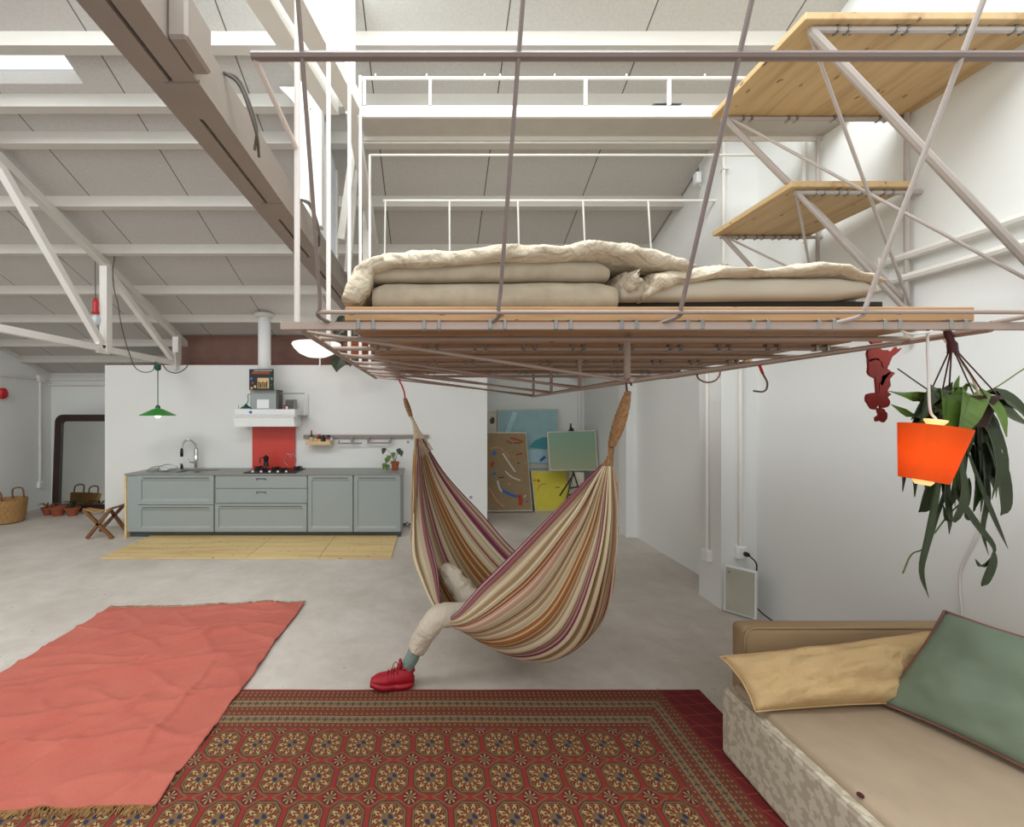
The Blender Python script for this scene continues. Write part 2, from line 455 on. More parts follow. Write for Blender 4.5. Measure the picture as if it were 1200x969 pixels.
# ------------------------------------------------------------------ the shell
XL, XR, YB = -7.3, 2.94, 8.2
def roofz(y): return 5.91 - .41 * y
ROOF_OFF = 0
struct('floor', B(XL - .3, XR + .3, -1.5, YB + .3, -.1, 0), floor_mat(), origin=(0, 0, 0))
bm = bmesh.new()
box(bm, XL - .25, XR + .25, YB, YB + .2, 0, 3.2); struct('wall_back', bm, 'wall')
bm = bmesh.new(); prism(bm, [Vector((XL, -1.5, 0)), Vector((XL, YB + .2, 0)), Vector((XL, YB + .2, roofz(YB) + .1)), Vector((XL, -1.5, roofz(-1.5) + .1))], (-.2, 0, 0)); struct('wall_left', bm, 'wall')
bm = bmesh.new(); prism(bm, [Vector((XR, -1.5, 0)), Vector((XR, YB + .2, 0)), Vector((XR, YB + .2, roofz(YB) + .1)), Vector((XR, -1.5, roofz(-1.5) + .1))], (.2, 0, 0))
prism(bm, [Vector((2.66, 4.17, 3.0)), Vector((2.66, YB, 2.45)), Vector((2.66, YB, roofz(YB) + .05)), Vector((2.66, 4.17, roofz(4.17) + .05))], (.3, 0, 0))
prism(bm, [Vector((2.62, 3.85, 0)), Vector((2.62, 4.17, 0)), Vector((2.62, 4.17, roofz(4.17) + .05)), Vector((2.62, 3.85, roofz(3.85) + .05))], (.35, 0, 0))
prism(bm, [Vector((2.79, 6.1, 0)), Vector((2.79, 6.34, 0)), Vector((2.79, 6.34, roofz(6.34) + .05)), Vector((2.79, 6.1, roofz(6.1) + .05))], (.2, 0, 0))
struct('wall_right', bm, 'wall')
# kitchen partition
bm = B(-5.12, .884, 6.7, 6.86, 0, 2.53); struct('wall_kitchen', bm, 'wall')
struct('trim_1', B(-4.1, .88, 6.95, 7.0, 2.4, roofz(7.0) + .0), 'brownboard')
struct('trim_2', B(-5.1, .88, 6.72, 6.84, 2.53, 2.545), 'redtrim')
# roof slabs (skylight holes left open)
def slab(bm, x0, x1, y0, y1, t=.1):
    p = [Vector((x0, y0, roofz(y0))), Vector((x1, y0, roofz(y0))), Vector((x1, y1, roofz(y1))), Vector((x0, y1, roofz(y1)))]
    prism(bm, p, (0, 0, t))
bm = bmesh.new()
slab(bm, XL, XR, 3.50, YB + .1); slab(bm, -2.85, XR, 2.75, 3.50); slab(bm, XL, -2.85, 2.0, 3.24)
slab(bm, XL, -3.2, -1.5, 2.0); slab(bm, -3.2, XR, -1.5, -.2)
# joint lines fall at X = -3.6, -2.56, ... : (x+off)/1.04 fract = .5
ROOF_OFF = 3.6 + .52
struct('ceiling', bm, roof_mat(), origin=(0, 0, 0))
w = struct('window_1', prism(bmesh.new(), [Vector((XL, 3.24, roofz(3.24) + .12)), Vector((-2.8, 3.24, roofz(3.24) + .12)), Vector((-2.8, 3.5, roofz(3.5) + .12)), Vector((XL, 3.5, roofz(3.5) + .12))], (0, 0, .02)), mat('skylight_pane', '#f4f8fa', .4, emit='#f0f7f8', es=1.5))
n = 3
for y in (7.62, 7.12, 6.48, 5.86, 5.16, 4.53, 3.895, 3.60, 3.2):
    bm = bmesh.new(); x1 = 2.66 if y > 3.8 else XR
    prism(bm, [Vector((XL, y - .03, roofz(y) - .1)), Vector((XL, y + .03, roofz(y) - .1)), Vector((XL, y + .03, roofz(y + .03))), Vector((XL, y - .03, roofz(y - .03)))], (x1 - XL, 0, 0))
    box(bm, XL, x1, y - .045, y + .045, roofz(y) - .105, roofz(y) - .095)
    struct('trim_%d' % n, bm, 'purlin'); n += 1

# left roof truss at X = -4
t = thing('roof_truss', 'white steel roof truss crossing the left ceiling above the kitchen', 'truss', (-4, 5.3, 2.56))
def angle_bar(p, q, r=.035): return TB([p, q], r, square=True)
tx = -4.0
obj('chord', angle_bar((tx, 2.2, roofz(2.2) - .16), (tx, 7.6, roofz(7.6) - .16), .04), 'purlin', t)
obj('chord', angle_bar((tx, 2.6, 2.56), (tx, 6.75, 2.56), .035), 'paint', t)
obj('post', angle_bar((tx, 5.25, 2.52), (tx, 5.25, roofz(5.25) - .15), .045), 'paint', t)
obj('post', angle_bar((tx, 6.72, 2.50), (tx, 6.72, roofz(6.72) - .15), .045), 'paint', t)
obj('diagonal', angle_bar((tx, 5.2, 2.58), (tx, 3.9, roofz(3.9) - .18), .035), 'paint', t)
obj('diagonal', angle_bar((tx, 6.65, 2.58), (tx, 5.3, roofz(5.3) - .22), .035), 'paint', t)
obj('gusset_plate', B(tx - .01, tx + .03, 5.1, 5.28, 2.5, 2.62), 'paint', t)
obj('gusset_plate', B(tx - .01, tx + .05, 6.6, 6.75, 2.45, 2.72), 'paint', t)

# taupe double channel beam
t = thing('steel_beam', 'taupe double channel steel beam running away below the ceiling', 'beam', (-1, 3.8, 3.05))
bm = bmesh.new(); box(bm, -1.10, -1.01, 1.1, 6.6, 3.05, 3.25); obj('channel', bm, 'taupe', t)
bm = bmesh.new(); box(bm, -.992, -.90, 1.1, 6.6, 3.05, 3.25); obj('channel', bm, 'taupe', t)
for y in (1.75, 2.7, 3.6, 5.0):
    obj('joining_plate', B(-1.03, -.895, y - .1, y + .1, 3.045, 3.06), 'taupe', t)
for y in (1.85, 2.95):
    for k in range(2):
        z = 3.25
        obj('cable', TB(cr([(-.9, y, z), (-.84, y + .03, z - .02 - k * .02), (-.8, y + .1, z - .16 - .03 * k), (-.83, y + .16 + k * .05, z - .24)], 6), .007), 'wire', t)
obj('junction_box', B(-.9, -.83, 1.45, 1.62, 3.05, 3.22, bev=.01), 'taupe', t)

# white column on the beam + white upper beam
t = thing('steel_column', 'white steel column standing on the taupe beam up to the roof', 'column', (-.95, 3.4, 3.25))
bm = bmesh.new(); box(bm, -1.03, -.96, 3.36, 3.44, 3.25, roofz(3.4)); box(bm, -.94, -.86, 3.36, 3.44, 3.25, roofz(3.4)); box(bm, -.97, -.93, 3.38, 3.42, 3.25, roofz(3.4))
obj('shaft', bm, 'paint', t)
obj('bracket', prism(bmesh.new(), [Vector((-1.2, 3.37, 4.35)), Vector((-.9, 3.37, 4.35)), Vector((-.9, 3.37, 4.2)), Vector((-1.03, 3.37, 4.15)), Vector((-1.1, 3.37, 4.25))], (0, .05, 0)), 'paint', t)
t = thing('upper_beam', 'white double channel beam sloping past the bed hangers at upper left', 'beam', (-.55, 3, 3.85))
for s, dx in ((-1, -.17), (1, 0)):
    obj('channel', prism(bmesh.new(), [Vector((-.93 + dx, 1.5, 3.87)), Vector((-.93 + dx + .145, 1.5, 3.87)), Vector((-.50 + dx + .02, 3.0, 3.87)), Vector((-.50 + dx - .08, 3.0, 3.87))], (0, 0, .12)), 'paint', t)
# frosted glazing bay between column and next
t = thing('frosted_glazing', 'two tall frosted panes beside the white column over the taupe beam', 'glazing', (-.95, 3.8, 3.25))
for k, (y0, y1) in enumerate(((3.46, 3.78), (3.8, 4.2))):
    bm = bmesh.new(); prism(bm, [Vector((-.95, y0, 3.27)), Vector((-.95, y1, 3.27)), Vector((-.95, y1, roofz(y1) - .02)), Vector((-.95, y0, roofz(y0) - .02))], (.012, 0, 0)); obj('pane', bm, 'wing', t)
obj('glazing_bar', B(-.97, -.92, 3.77, 3.81, 3.25, roofz(3.81)), 'paint', t)
obj('glazing_bar', B(-.97, -.92, 4.2, 4.24, 3.25, roofz(4.24)), 'paint', t)
# upper glazed bay, right of the upper beam
t = thing('side_glazing', 'tall bright glazed bay right of the white upper beam, top left', 'glazing', (-.62, 3.1, 4.0))
bm = bmesh.new(); prism(bm, [Vector((-.98, 2.1, 4.0)), Vector((-.55, 3.0, 4.0)), Vector((-.55, 3.0, roofz(3.0))), Vector((-.98, 2.1, roofz(2.1)))], (.015, 0, 0)); obj('pane', bm, 'sky_pane', t)
for u in (.28, .62, .98):
    x = -.98 + .43 * u; y = 2.1 + .9 * u
    obj('mullion', B(x - .008, x + .03, y - .02, y + .02, 4.0, roofz(y)), 'paint', t)
# white braced frame behind the hangers
t = thing('braced_frame', 'white braced steel frame rising behind the left bed hangers', 'frame', (-.75, 4.2, 3.2))
obj('brace', TB([(-.8, 3.8, 3.32), (-.62, 3.6, 4.2)], .03, square=True), 'paint', t)
obj('brace', TB([(-.84, 4.3, 3.2), (-.68, 3.9, 4.1)], .03, square=True), 'paint', t)
obj('upright', TB([(-.7, 4.6, 3.0), (-.7, 4.6, 4.0)], .03, square=True), 'paint', t)
obj('upright', TB([(-.66, 5.4, 2.9), (-.66, 5.4, 3.65)], .03, square=True), 'paint', t)
obj('chord', prism(bmesh.new(), [Vector((-.62, 3.1, 3.95)), Vector((-.54, 3.1, 3.95)), Vector((-.64, 5.6, 3.58)), Vector((-.72, 5.6, 3.58))], (0, 0, .1)), 'paint', t)

# transverse beam with rail
t = thing('cross_beam', 'white crossbeam under the roof at the top carrying a thin handrail', 'beam', (1.2, 3.05, 3.85))
obj('flange', B(-.5, XR, 2.98, 3.0, 3.845, 3.92), 'white', t)
obj('web', B(-.5, XR, 3.0, 3.2, 3.85, 3.9), mat('shaded_web_grey', '#b3afa8'), t)  # underside shade of the beam is put into the web's grey
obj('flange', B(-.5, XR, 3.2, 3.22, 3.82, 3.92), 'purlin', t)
obj('handrail', TB([(-.486, 2.98, 4.11), (2.9, 2.98, 4.11)], .011), 'paint', t)
for px in (427, 504, 686, 784):
    x = (px - CX) / F * 2.98; obj('rail_post', TB([(x, 2.98, 3.92), (x, 2.98, 4.11)], .010, square=True), 'paint', t)
for px in (440, 500, 568, 586, 650, 734, 826):
    x = (px - CX) / F * 2.98; obj('peg', TB([(x, 2.98, 4.118), (x, 2.98, 4.14)], .006), 'paint', t)
tag(obj('wood_offcut', B(1.57, 1.8, 3.03, 3.13, 3.92, 3.935), 'pineY'), 'small pale wood offcut lying on the white crossbeam', 'offcut')
t = thing('tool_box', 'small black and white box lying on the white crossbeam', 'box', (1.7, 3.06, 3.935))
obj('body', B(1.60, 1.76, 3.03, 3.12, 3.935, 3.965, bev=.004), 'black', t); obj('lid', B(1.58, 1.78, 3.02, 3.13, 3.965, 3.98, bev=.003), 'worktop', t)

# ------------------------------------------------------------------ hanging bed platform
PZ = 2.117
t = thing('hanging_platform', 'large suspended wooden bed platform in a white steel hanging frame', 'platform', (.87, 2.65, 1.9))
nb = 9; y0 = 1.6; dy = (3.73 - y0) / nb
for i in range(nb):
    a = y0 + i * dy; e = random.uniform(-.012, .012)
    bm = B(-.32 + e, 2.05 + e, a + .004, a + dy - .012, PZ + (0 if i % 2 == 0 else .006), PZ + .055, bev=.004); o = obj('plank', bm, 'planks', t)
XLr, XRr = -.49, 2.10
bars = (1.6, 1.87, 2.15, 2.45, 2.78, 3.1, 3.42, 3.75)
for i, y in enumerate(bars):
    x0 = -.56 if i == 0 else XLr; x1 = 2.75 if i == 0 else XRr
    obj('cross_bar', TB([(x0, y, PZ - .02), (x1, y, PZ - .02)], .0115 if i else .0135, square=(i == 0)), 'frame', t)
    if i in (0, 2, 4, 6):
        for k in range(10):
            x = -.27 + k * .245
            for dx in (0, .055):
                obj('clip', B(x + dx - .007, x + dx + .007, y - .0165, y + .016, PZ - .035, PZ + .004, bev=.002), 'steel', t)
for X in (XLr, XRr): obj('side_rail', TB([(X, 1.6, PZ - .03), (X, 3.8, PZ - .03)], .013), 'frame', t)
AX, AZ = .872, 1.916
for k, y in enumerate((1.896, 2.5, 3.09, 3.63)):
    obj('king_post', TB([(AX, y, AZ), (AX, y, PZ)], .015 if k == 0 else .011), 'frame', t)
    yl = y - .24; 
    obj('truss_chord', TB([(XLr, yl, PZ - .03), (AX, y, AZ), (XRr, y, PZ - .03)], .0075), 'frame', t)
    if k > 0: obj('truss_chord', TB([(XLr, y + .1, PZ - .03), (AX, y, AZ + .01)], .006), 'frame', t)
obj('ridge_bar', TB([(AX, 1.85, AZ), (AX, 3.66, AZ)], .011), 'frame', t)
obj('front_rod', TB(cr([(-.41, 1.55, 2.138), (.8, 1.55, 2.138), (2.12, 1.55, 2.138), (2.2, 1.56, 2.13), (2.1, 1.6, 2.11)], 5), .008), 'frame', t)
for k, (xb, xf) in enumerate(((-.403, -.37), (.245, .22), (.905, .85), (1.572, 1.50))):
    pts = [(xf, 1.6, 2.105), (xb - (.01 if k == 0 else -.005), 1.56, 2.128), (xb, 1.545, 2.15), (xb + .004, 1.53, 2.2)]
    pts = cr(pts, 4) + [Vector((xb + .02, 1.23, 2.96)), Vector((xb + .03, .75, 4.05)), Vector((xb + .04, .4, 4.85))]
    obj('hanger_rod', TB(pts, .0075), 'darkrod' if k in (0, 1, 2) else 'strut', t)
obj('top_rail', TB([(-.537, 1.28, 2.842), (3.0, 1.28, 2.842)], .0135), 'darkrod', t)
obj('rail_arm', TB([(-.53, 1.28, 2.838), (-.503, 1.6, 2.76)], .0095), 'rodw', t)
hp = [(1.6, 5.1), (2.04, 5.0), (2.56, 4.75), (2.96, 4.11), (3.42, 3.84)]
for y, z in hp:
    obj('hanger_post', TB([(XLr - (.012 if y == 1.6 else 0), y, PZ - .03), (XLr - (.012 if y == 1.6 else 0), y, z)], .011), 'rodw' if y == 1.6 else 'paint', t)
obj('upper_rail', TB([(XLr, 3.42, 3.84), (2.1, 3.42, 3.84), (2.66, 3.42, 3.84)], .009), 'paint', t)
obj('upper_rail', TB([(-.44, 3.93, 3.73), (2.62, 3.93, 3.73)], .012), 'paint', t)
for x in (-.42, .17, .80, 1.40, 2.0): obj('rear_rod', TB([(x, 3.75, PZ - .02), (x, 3.93, 3.73)], .0085), 'paint', t)

# ------------------------------------------------------------------ bedding
def soft_block(bm, prof_top, prof_bot, y0, y1, nx, ny, wr, seed, round_=.08, lump=1.):
    """block between bottom and top functions of x (lists of (x,z)); rounded front"""
    def ip(pr, x):
        for (a, za), (b, zb) in zip(pr, pr[1:]):
            if x <= b: 
                u = (x - a) / (b - a) if b > a else 0; u = u * u * (3 - 2 * u); return za + (zb - za) * u
        return pr[-1][1]
    xa, xb = prof_top[0][0], prof_top[-1][0]; G = {}
    ring = 14
    for i in range(nx + 1):
        x = xa + (xb - xa) * i / nx; zt = ip(prof_top, x); zb = ip(prof_bot, x); hm = (zt + zb) / 2; hh = (zt - zb) / 2
        path = []
        for k in range(ring + 1):      # front rounded edge bottom -> top
            an = -pi / 2 + pi * k / ring
            s = 1 if sin(an) >= 0 else -1
            path.append((y0 + round_ * (1 - max(0, cos(an)) ** .7), hm + hh * s * abs(sin(an)) ** .8))
        for j in range(1, ny + 1):
            path.append((y0 + round_ + (y1 - y0 - round_) * j / ny, zt))
        path.append((y1, zb))
        for j, (y, z) in enumerate(path):
            p = Vector((x, y, z))
            if 0 < j < len(path) - 1:
                k1 = 1 - abs(nz((x * 1.6, y * 2.2 + x * .8, z * 2), 2.2, seed)) * 2
                fold = (max(0, k1) ** 3)
                w = fbm((x, y, z * 2), 5, seed) * wr + fold * wr * 1.2
                if j < ring: p.y -= w * lump * (1 if j > 1 else .2); p.z += w * .4
                else: p.z += w
            G[i, j] = bm.verts.new(p)
        L = len(path)
    for i in range(nx):
        for j in range(L - 1): bm.faces.new((G[i, j], G[i + 1, j], G[i + 1, j + 1], G[i, j + 1]))
        bm.faces.new((G[i, L - 1], G[i + 1, L - 1], G[i + 1, 0], G[i, 0]))
    bm.faces.new([G[0, j] for j in range(L)]); bm.faces.new([G[nx, j] for j in reversed(range(L))])
    return bm
def X_(px, Y=1.66): return (px - CX) / F * Y
def Z_(py, Y=1.66): return H - (py - CY) / F * Y
DT = PZ + .055
t = thing('mattress', 'two-layer beige patterned mattress under the duvet, left on the platform', 'mattress', (.25, 2.6, DT))
obj('lower_layer', soft_block(bmesh.new(), [(X_(437), DT + .085), (X_(450), Z_(332)), (X_(700), Z_(330)), (X_(722), Z_(336))], [(X_(437), DT + .001), (X_(722), DT + .001)], 1.64, 3.55, 40, 10, .004, 3, .05), 'mattress', t, smooth=True)
obj('upper_layer', soft_block(bmesh.new(), [(X_(434), Z_(320)), (X_(460), Z_(312)), (X_(600), Z_(306)), (X_(700), Z_(306)), (X_(712), Z_(315))], [(X_(434), Z_(331)), (X_(712), Z_(329.5))], 1.64, 3.55, 40, 10, .004, 5, .04), 'mattress', t, smooth=True)
t = thing('futon', 'thin off-white futon on the right half of the platform', 'mattress', (1.2, 2.6, DT))
obj('pad', soft_block(bmesh.new(), [(X_(728), Z_(335)), (X_(760), Z_(329)), (X_(860), Z_(323)), (X_(980), Z_(323)), (X_(1012), Z_(326)), (X_(1030), Z_(337))], [(X_(728), Z_(352)), (X_(980), Z_(350)), (X_(1030), Z_(344))], 1.66, 3.55, 50, 10, .003, 8, .06), 'futon', t, smooth=True)
obj('underlay', B(X_(715), X_(1035, 1.7), 1.7, 3.5, DT, Z_(350), bev=.003), 'dark', t)
# left duvet: over the mattress, hanging over the left end
bm = soft_block(bmesh.new(), [(X_(432), Z_(308)), (X_(452), Z_(299)), (X_(520), Z_(295.5)), (X_(600), Z_(294)), (X_(660), Z_(293)), (X_(720), Z_(292)), (X_(760), Z_(294)), (X_(790), Z_(304)), (X_(806), Z_(316))],
                [(X_(432), Z_(326)), (X_(470), Z_(318)), (X_(600), Z_(311)), (X_(700), Z_(308)), (X_(806), Z_(319))], 1.60, 3.5, 160, 40, .017, 11, .07)
soft_block(bm, [(X_(404), Z_(352)), (X_(409), Z_(333)), (X_(418), Z_(316)), (X_(434), Z_(305)), (X_(446), Z_(303)), (X_(452), Z_(306))],
           [(X_(404), Z_(358)), (X_(420), Z_(359)), (X_(433), Z_(348)), (X_(441), Z_(322)), (X_(452), Z_(316))], 1.6, 3.45, 40, 40, .012, 15, .06)
o = obj('duvet', bm, 'duvet', smooth=True); tag(o, 'crumpled cream duvet draped over the left mattress and its end', 'duvet')
# folded roll
t = thing('rolled_duvet', 'bunched cream duvet rolled up between the mattress and futon', 'duvet', (.85, 2.3, DT))
bm = bmesh.new()
def blob(bm, cen, rx, ry, rz, seed, wr=.03, seg=30, rings=20, tilt=0):
    cen = Vector(cen); G = []
    for j in range(rings + 1):
        th = pi * j / rings; row = []
        for k in range(seg):
            ph = 2 * pi * k / seg; d = Vector((sin(th) * cos(ph), sin(th) * sin(ph), cos(th)))
            d = Vector([math.copysign(abs(c) ** .85, c) for c in d])
            w = 1 + wr * (fbm(d, 1.7, seed) + .9 * (1 - abs(nz(d, 2.4, seed + 3)) * 2) ** 3)
            p = Vector((d.x * rx * w, d.y * ry * w, d.z * rz * w)); p.rotate(Matrix.Rotation(tilt, 3, 'Y'))
            row.append(bm.verts.new(cen + p))
        G.append(row)
    for a, b in zip(G, G[1:]):
        for k in range(seg):
            try: bm.faces.new((a[k], a[(k + 1) % seg], b[(k + 1) % seg], b[k]))
            except ValueError: pass
    bmesh.ops.remove_doubles(bm, verts=bm.verts, dist=1e-5)
    return bm
blob(bm, (X_(739), 2.1, Z_(331)), .062, .48, .072, 2, .10, tilt=.5)
obj('fold', bm, 'duvet', t, smooth=True)
bm = blob(bmesh.new(), (X_(757), 2.15, Z_(338)), .045, .5, .06, 6, .12, tilt=-.6); obj('fold', bm, 'duvet', t, smooth=True)
bm = bmesh.new()
soft_block(bm, [(X_(752), Z_(345)), (X_(765), Z_(322)), (X_(790), Z_(316)), (X_(840), Z_(313)), (X_(875), Z_(318)), (X_(930), Z_(312)), (X_(975), Z_(312)), (X_(1012), Z_(321)), (X_(1030), Z_(330))],
           [(X_(752), Z_(353)), (X_(775), Z_(343)), (X_(800), Z_(332)), (X_(850), Z_(324)), (X_(980), Z_(322)), (X_(1030), Z_(332))], 1.63, 3.4, 90, 40, .014, 21, .05)
soft_block(bm, [(X_(1012), Z_(326)), (X_(1022), Z_(324)), (X_(1040), Z_(352))], [(X_(1012), Z_(340)), (X_(1025), Z_(356)), (X_(1040), Z_(357))], 1.75, 3.3, 16, 30, .01, 24, .05)
o = obj('duvet', bm, 'duvet', smooth=True); tag(o, 'flat cream duvet spread over the right-hand futon', 'duvet')

# ------------------------------------------------------------------ stair landings on the right wall
def landing(name, label, x0, x1, ya, yb, z, struts, low):
    t = thing(name, label, 'shelf', ((x0 + x1) / 2, (ya + yb) / 2, z), None)
    obj('board', B(x0, x1, ya, yb, z, z + .035, bev=.003), 'pineY' if not low else 'pineY', t)
    for y in (ya + .04, yb - .02):
        obj('frame_bar', TB([(x0 + .05, y, z - .015), (XR, y, z - .015)], .014), 'strut', t)
        for k in range(4):
            x = x0 + .18 + k * (x1 - x0 - .3) / 3.2
            for dx in (0, .05): obj('clip', B(x + dx - .006, x + dx + .006, y - .0155, y + .0155, z - .031, z + .003), 'steel', t)
    for (p, q, r) in struts: obj('strut' if r > .01 else 'tie_rod', TB([p, q], r), 'strut', t)
    return t
z = 3.6
landing('wall_landing', 'larger upper knotty pine landing on steel struts, top right', 1.74, 2.93, 1.98, 2.65, z,
        [((1.80, 2.02, z - .02), (2.93, 2.02, 2.38), .019), ((1.82, 2.63, z - .02), (2.93, 2.63, 2.45), .017),
         ((1.80, 2.03, z - .02), (2.93, 2.6, 2.40), .008), ((1.84, 2.62, z - .02), (2.93, 2.05, 2.38), .008),
         ((2.90, 2.60, 2.2), (2.90, 2.60, 3.6), .014)], False)
z = 3.11
landing('wall_landing', 'smaller lower knotty pine landing on the right wall above the bed', 2.13, 2.86, 2.52, 3.23, z,
        [((2.2, 3.2, z - .02), (2.93, 3.2, 2.3), .014), ((2.2, 2.56, z - .02), (2.93, 2.56, 2.3), .013),
         ((2.2, 2.57, z - .02), (2.93, 3.18, 2.3), .007), ((2.22, 3.2, z - .02), (2.93, 2.6, 2.3), .007),
         ((2.90, 3.2, 2.3), (2.90, 3.2, 4.3), .012)], True)
t = thing('wall_conduit', 'pair of thick white pipes on the right wall, upper one slightly higher', 'pipe', (2.9, 1.5, 2.6))
obj('pipe', TB([(2.90, .3, 2.73), (2.90, 3.6, 2.73)], .026), 'paint', t); obj('pipe', TB([(2.90, .3, 2.60), (2.90, 3.6, 2.60)], .026), 'paint', t)
for y in (1.9, 2.75): obj('clamp', B(2.87, 2.94, y - .012, y + .012, 2.56, 2.77), 'paint', t)
for i, (Y, z0, z1, lab) in enumerate(((2.60, .0, 0, ''), (3.9, 2.9, 4.2, 'thin vertical white conduit beside the pilaster, high on the wall'), (3.32, 3.1, 4.4, 'vertical white conduit high on the right wall between the pilaster and landings'))):
    if not lab: continue
    t = thing('vertical_conduit', lab, 'pipe', (2.9, Y, z0)); obj('pipe', TB([(2.90 if Y != 3.9 else 2.62, Y if Y != 3.9 else 3.82, z0), (2.90 if Y != 3.9 else 2.62, Y if Y != 3.9 else 3.82, z1)], .014), 'paint', t)
    for zz in (z0 + .2, z1 - .25): obj('clamp', B((2.90 if Y != 3.9 else 2.62) - .02, (2.94 if Y != 3.9 else 2.66), (Y if Y != 3.9 else 3.82) - .02, (Y if Y != 3.9 else 3.82) + .02, zz, zz + .03), 'paint', t)
t = thing('motion_sensor', 'small white motion sensor high on the pilaster', 'sensor', (2.6, 4.12, 4.0))
obj('bracket', TB([(2.62, 4.14, 3.98), (2.57, 4.12, 3.99)], .012), 'paint', t); obj('housing', B(2.53, 2.58, 4.06, 4.13, 3.97, 4.08, bev=.012, seg=2), 'white', t)

# pilaster conduits with sockets
def conduit(label, x, y, z1, z0, face):
    t = thing('socket_conduit', label, 'conduit', (x, y, z0))
    obj('conduit', TB([(x, y, z0 + .1), (x, y, z1)], .016), 'paint', t)
    if face == 'x': obj('socket', B(x - .03, x + .03, y - .045, y + .045, z0, z0 + .11, bev=.008), 'white', t)
    else: obj('socket', B(x - .045, x + .045, y - .03, y + .03, z0, z0 + .11, bev=.008), 'white', t)
    return t
conduit('white conduit ending in a socket on the pilaster side face', 2.60, 4.02, 2.6, .38, 'x')
t = conduit('white conduit ending in a plugged socket on the pilaster front', 2.78, 3.83, 2.9, .47, 'y')
obj('plug', LT([(.02, 0), (.022, .02), (.014, .04)], (2.80, 3.80, .52), 16, axis=(0, -1, 0)), 'black', t)
obj('cord', TB(cr([(2.80, 3.76, .52), (2.85, 3.74, .46), (2.86, 3.75, .36), (2.86, 3.78, .1), (2.88, 3.6, .02), (2.90, 3.3, .02)], 6), .006), 'black', t)
# panel heater
t = thing('panel_heater', 'flat white glass-fronted heater leaning against the pilaster', 'heater', (2.66, 3.72, 0))
bl, br = Vector((2.61, 3.80, .02)), Vector((2.76, 3.62, .02))
lean = Vector((.03, .02, .0)); tl = at(849, 664, 3.82); tr = Vector((2.76, 3.62, 0)) + Vector((.0, .0, tl.z - .05)) + lean
tl.z = .40; tr.z = .40; 
nrm = (br - bl).cross(tl - bl).normalized()
obj('casing', prism(bmesh.new(), [bl, br, br + Vector((.01, .01, .40)), bl + Vector((.01, .01, .40))], (.03, .025, 0)), 'white', t)
i_ = .012; d = (br - bl).normalized() * i_; off = Vector((-.004, -.0035, 0))
obj('glass_front', prism(bmesh.new(), [bl + d + off + Vector((0, 0, i_)), br - d + off + Vector((0, 0, i_)), br - d + off + Vector((.01, .01, .40 - i_)), bl + d + off + Vector((.01, .01, .40 - i_))], (.003, .0025, 0)), 'glass', t)
obj('dial', LT([(.008, 0), (.006, .006)], bl + d * 3 + Vector((.0, 0, .35)), 12, axis=(-.77, -.64, 0)), 'steel', t)

# ------------------------------------------------------------------ hammock
cur = [
 [(489,514,3.5),(492,550,3.42),(498,605,3.3),(511,662,3.08),(523,724,2.72),(570,680,2.53),(655,596,2.15),(706,545,2.0)],
 [(487,514,3.5),(485,560,3.38),(483,622,3.18),(489,668,2.98),(529,731,2.68),(603,690,2.4),(668,614,2.1),(708,546,1.99)],
 [(487,514,3.5),(485,565,3.34),(486,640,3.15),(510,700,2.95),(562,750,2.66),(633,728,2.35),(685,640,2.08),(711,546,1.98)],
 [(488,514,3.5),(489,570,3.40),(500,650,3.3),(538,726,3.1),(608,770,2.75),(668,755,2.4),(703,665,2.1),(714,546,1.98)],
 [(490,514,3.5),(500,580,3.5),(525,660,3.45),(572,730,3.25),(640,768,2.9),(698,735,2.5),(717,655,2.15),(717,546,2.0)],
 [(492,514,3.5),(512,575,3.55),(549,645,3.5),(600,700,3.35),(660,735,3.0),(708,705,2.6),(720,630,2.25),(718,546,2.02)],
 [(495,514,3.5),(522,556,3.55),(562,600,3.5),(608,650,3.35),(655,668,3.05),(698,645,2.65),(719,595,2.3),(717,546,2.03)]]
VP = [0, .1, .3, .52, .72, .87, 1]
curves = [cr([at(*p) for p in c], 12) for c in cur]
NU = len(curves[0]) - 1; NV = 300
ham = thing('hammock', 'striped cream, purple and brown cloth hammock hanging under the platform', 'hammock', (.3, 2.75, .2))
bm = bmesh.new(); uvl = bm.loops.layers.uv.new('UVMap'); G = {}
def vint(i, v):
    P = [c[i] for c in curves]; P = [P[0] * 2 - P[1]] + P + [P[-1] * 2 - P[-2]]; V = [2 * VP[0] - VP[1]] + VP + [2 * VP[-1] - VP[-2]]
    for k in range(1, len(V) - 2):
        if v <= V[k + 1] + 1e-9: break
    t_ = (v - V[k]) / (V[k + 1] - V[k]); a, b, c, d = P[k - 1:k + 3]
    m1 = (c - a) * ((V[k + 1] - V[k]) / (V[k + 1] - V[k - 1])); m2 = (d - b) * ((V[k + 1] - V[k]) / (V[k + 2] - V[k]))
    t2, t3 = t_ * t_, t_ ** 3
    return b * (2 * t3 - 3 * t2 + 1) + m1 * (t3 - 2 * t2 + t_) + c * (-2 * t3 + 3 * t2) + m2 * (t3 - t2)
base_ = [[vint(i, j / NV) for j in range(NV + 1)] for i in range(NU + 1)]
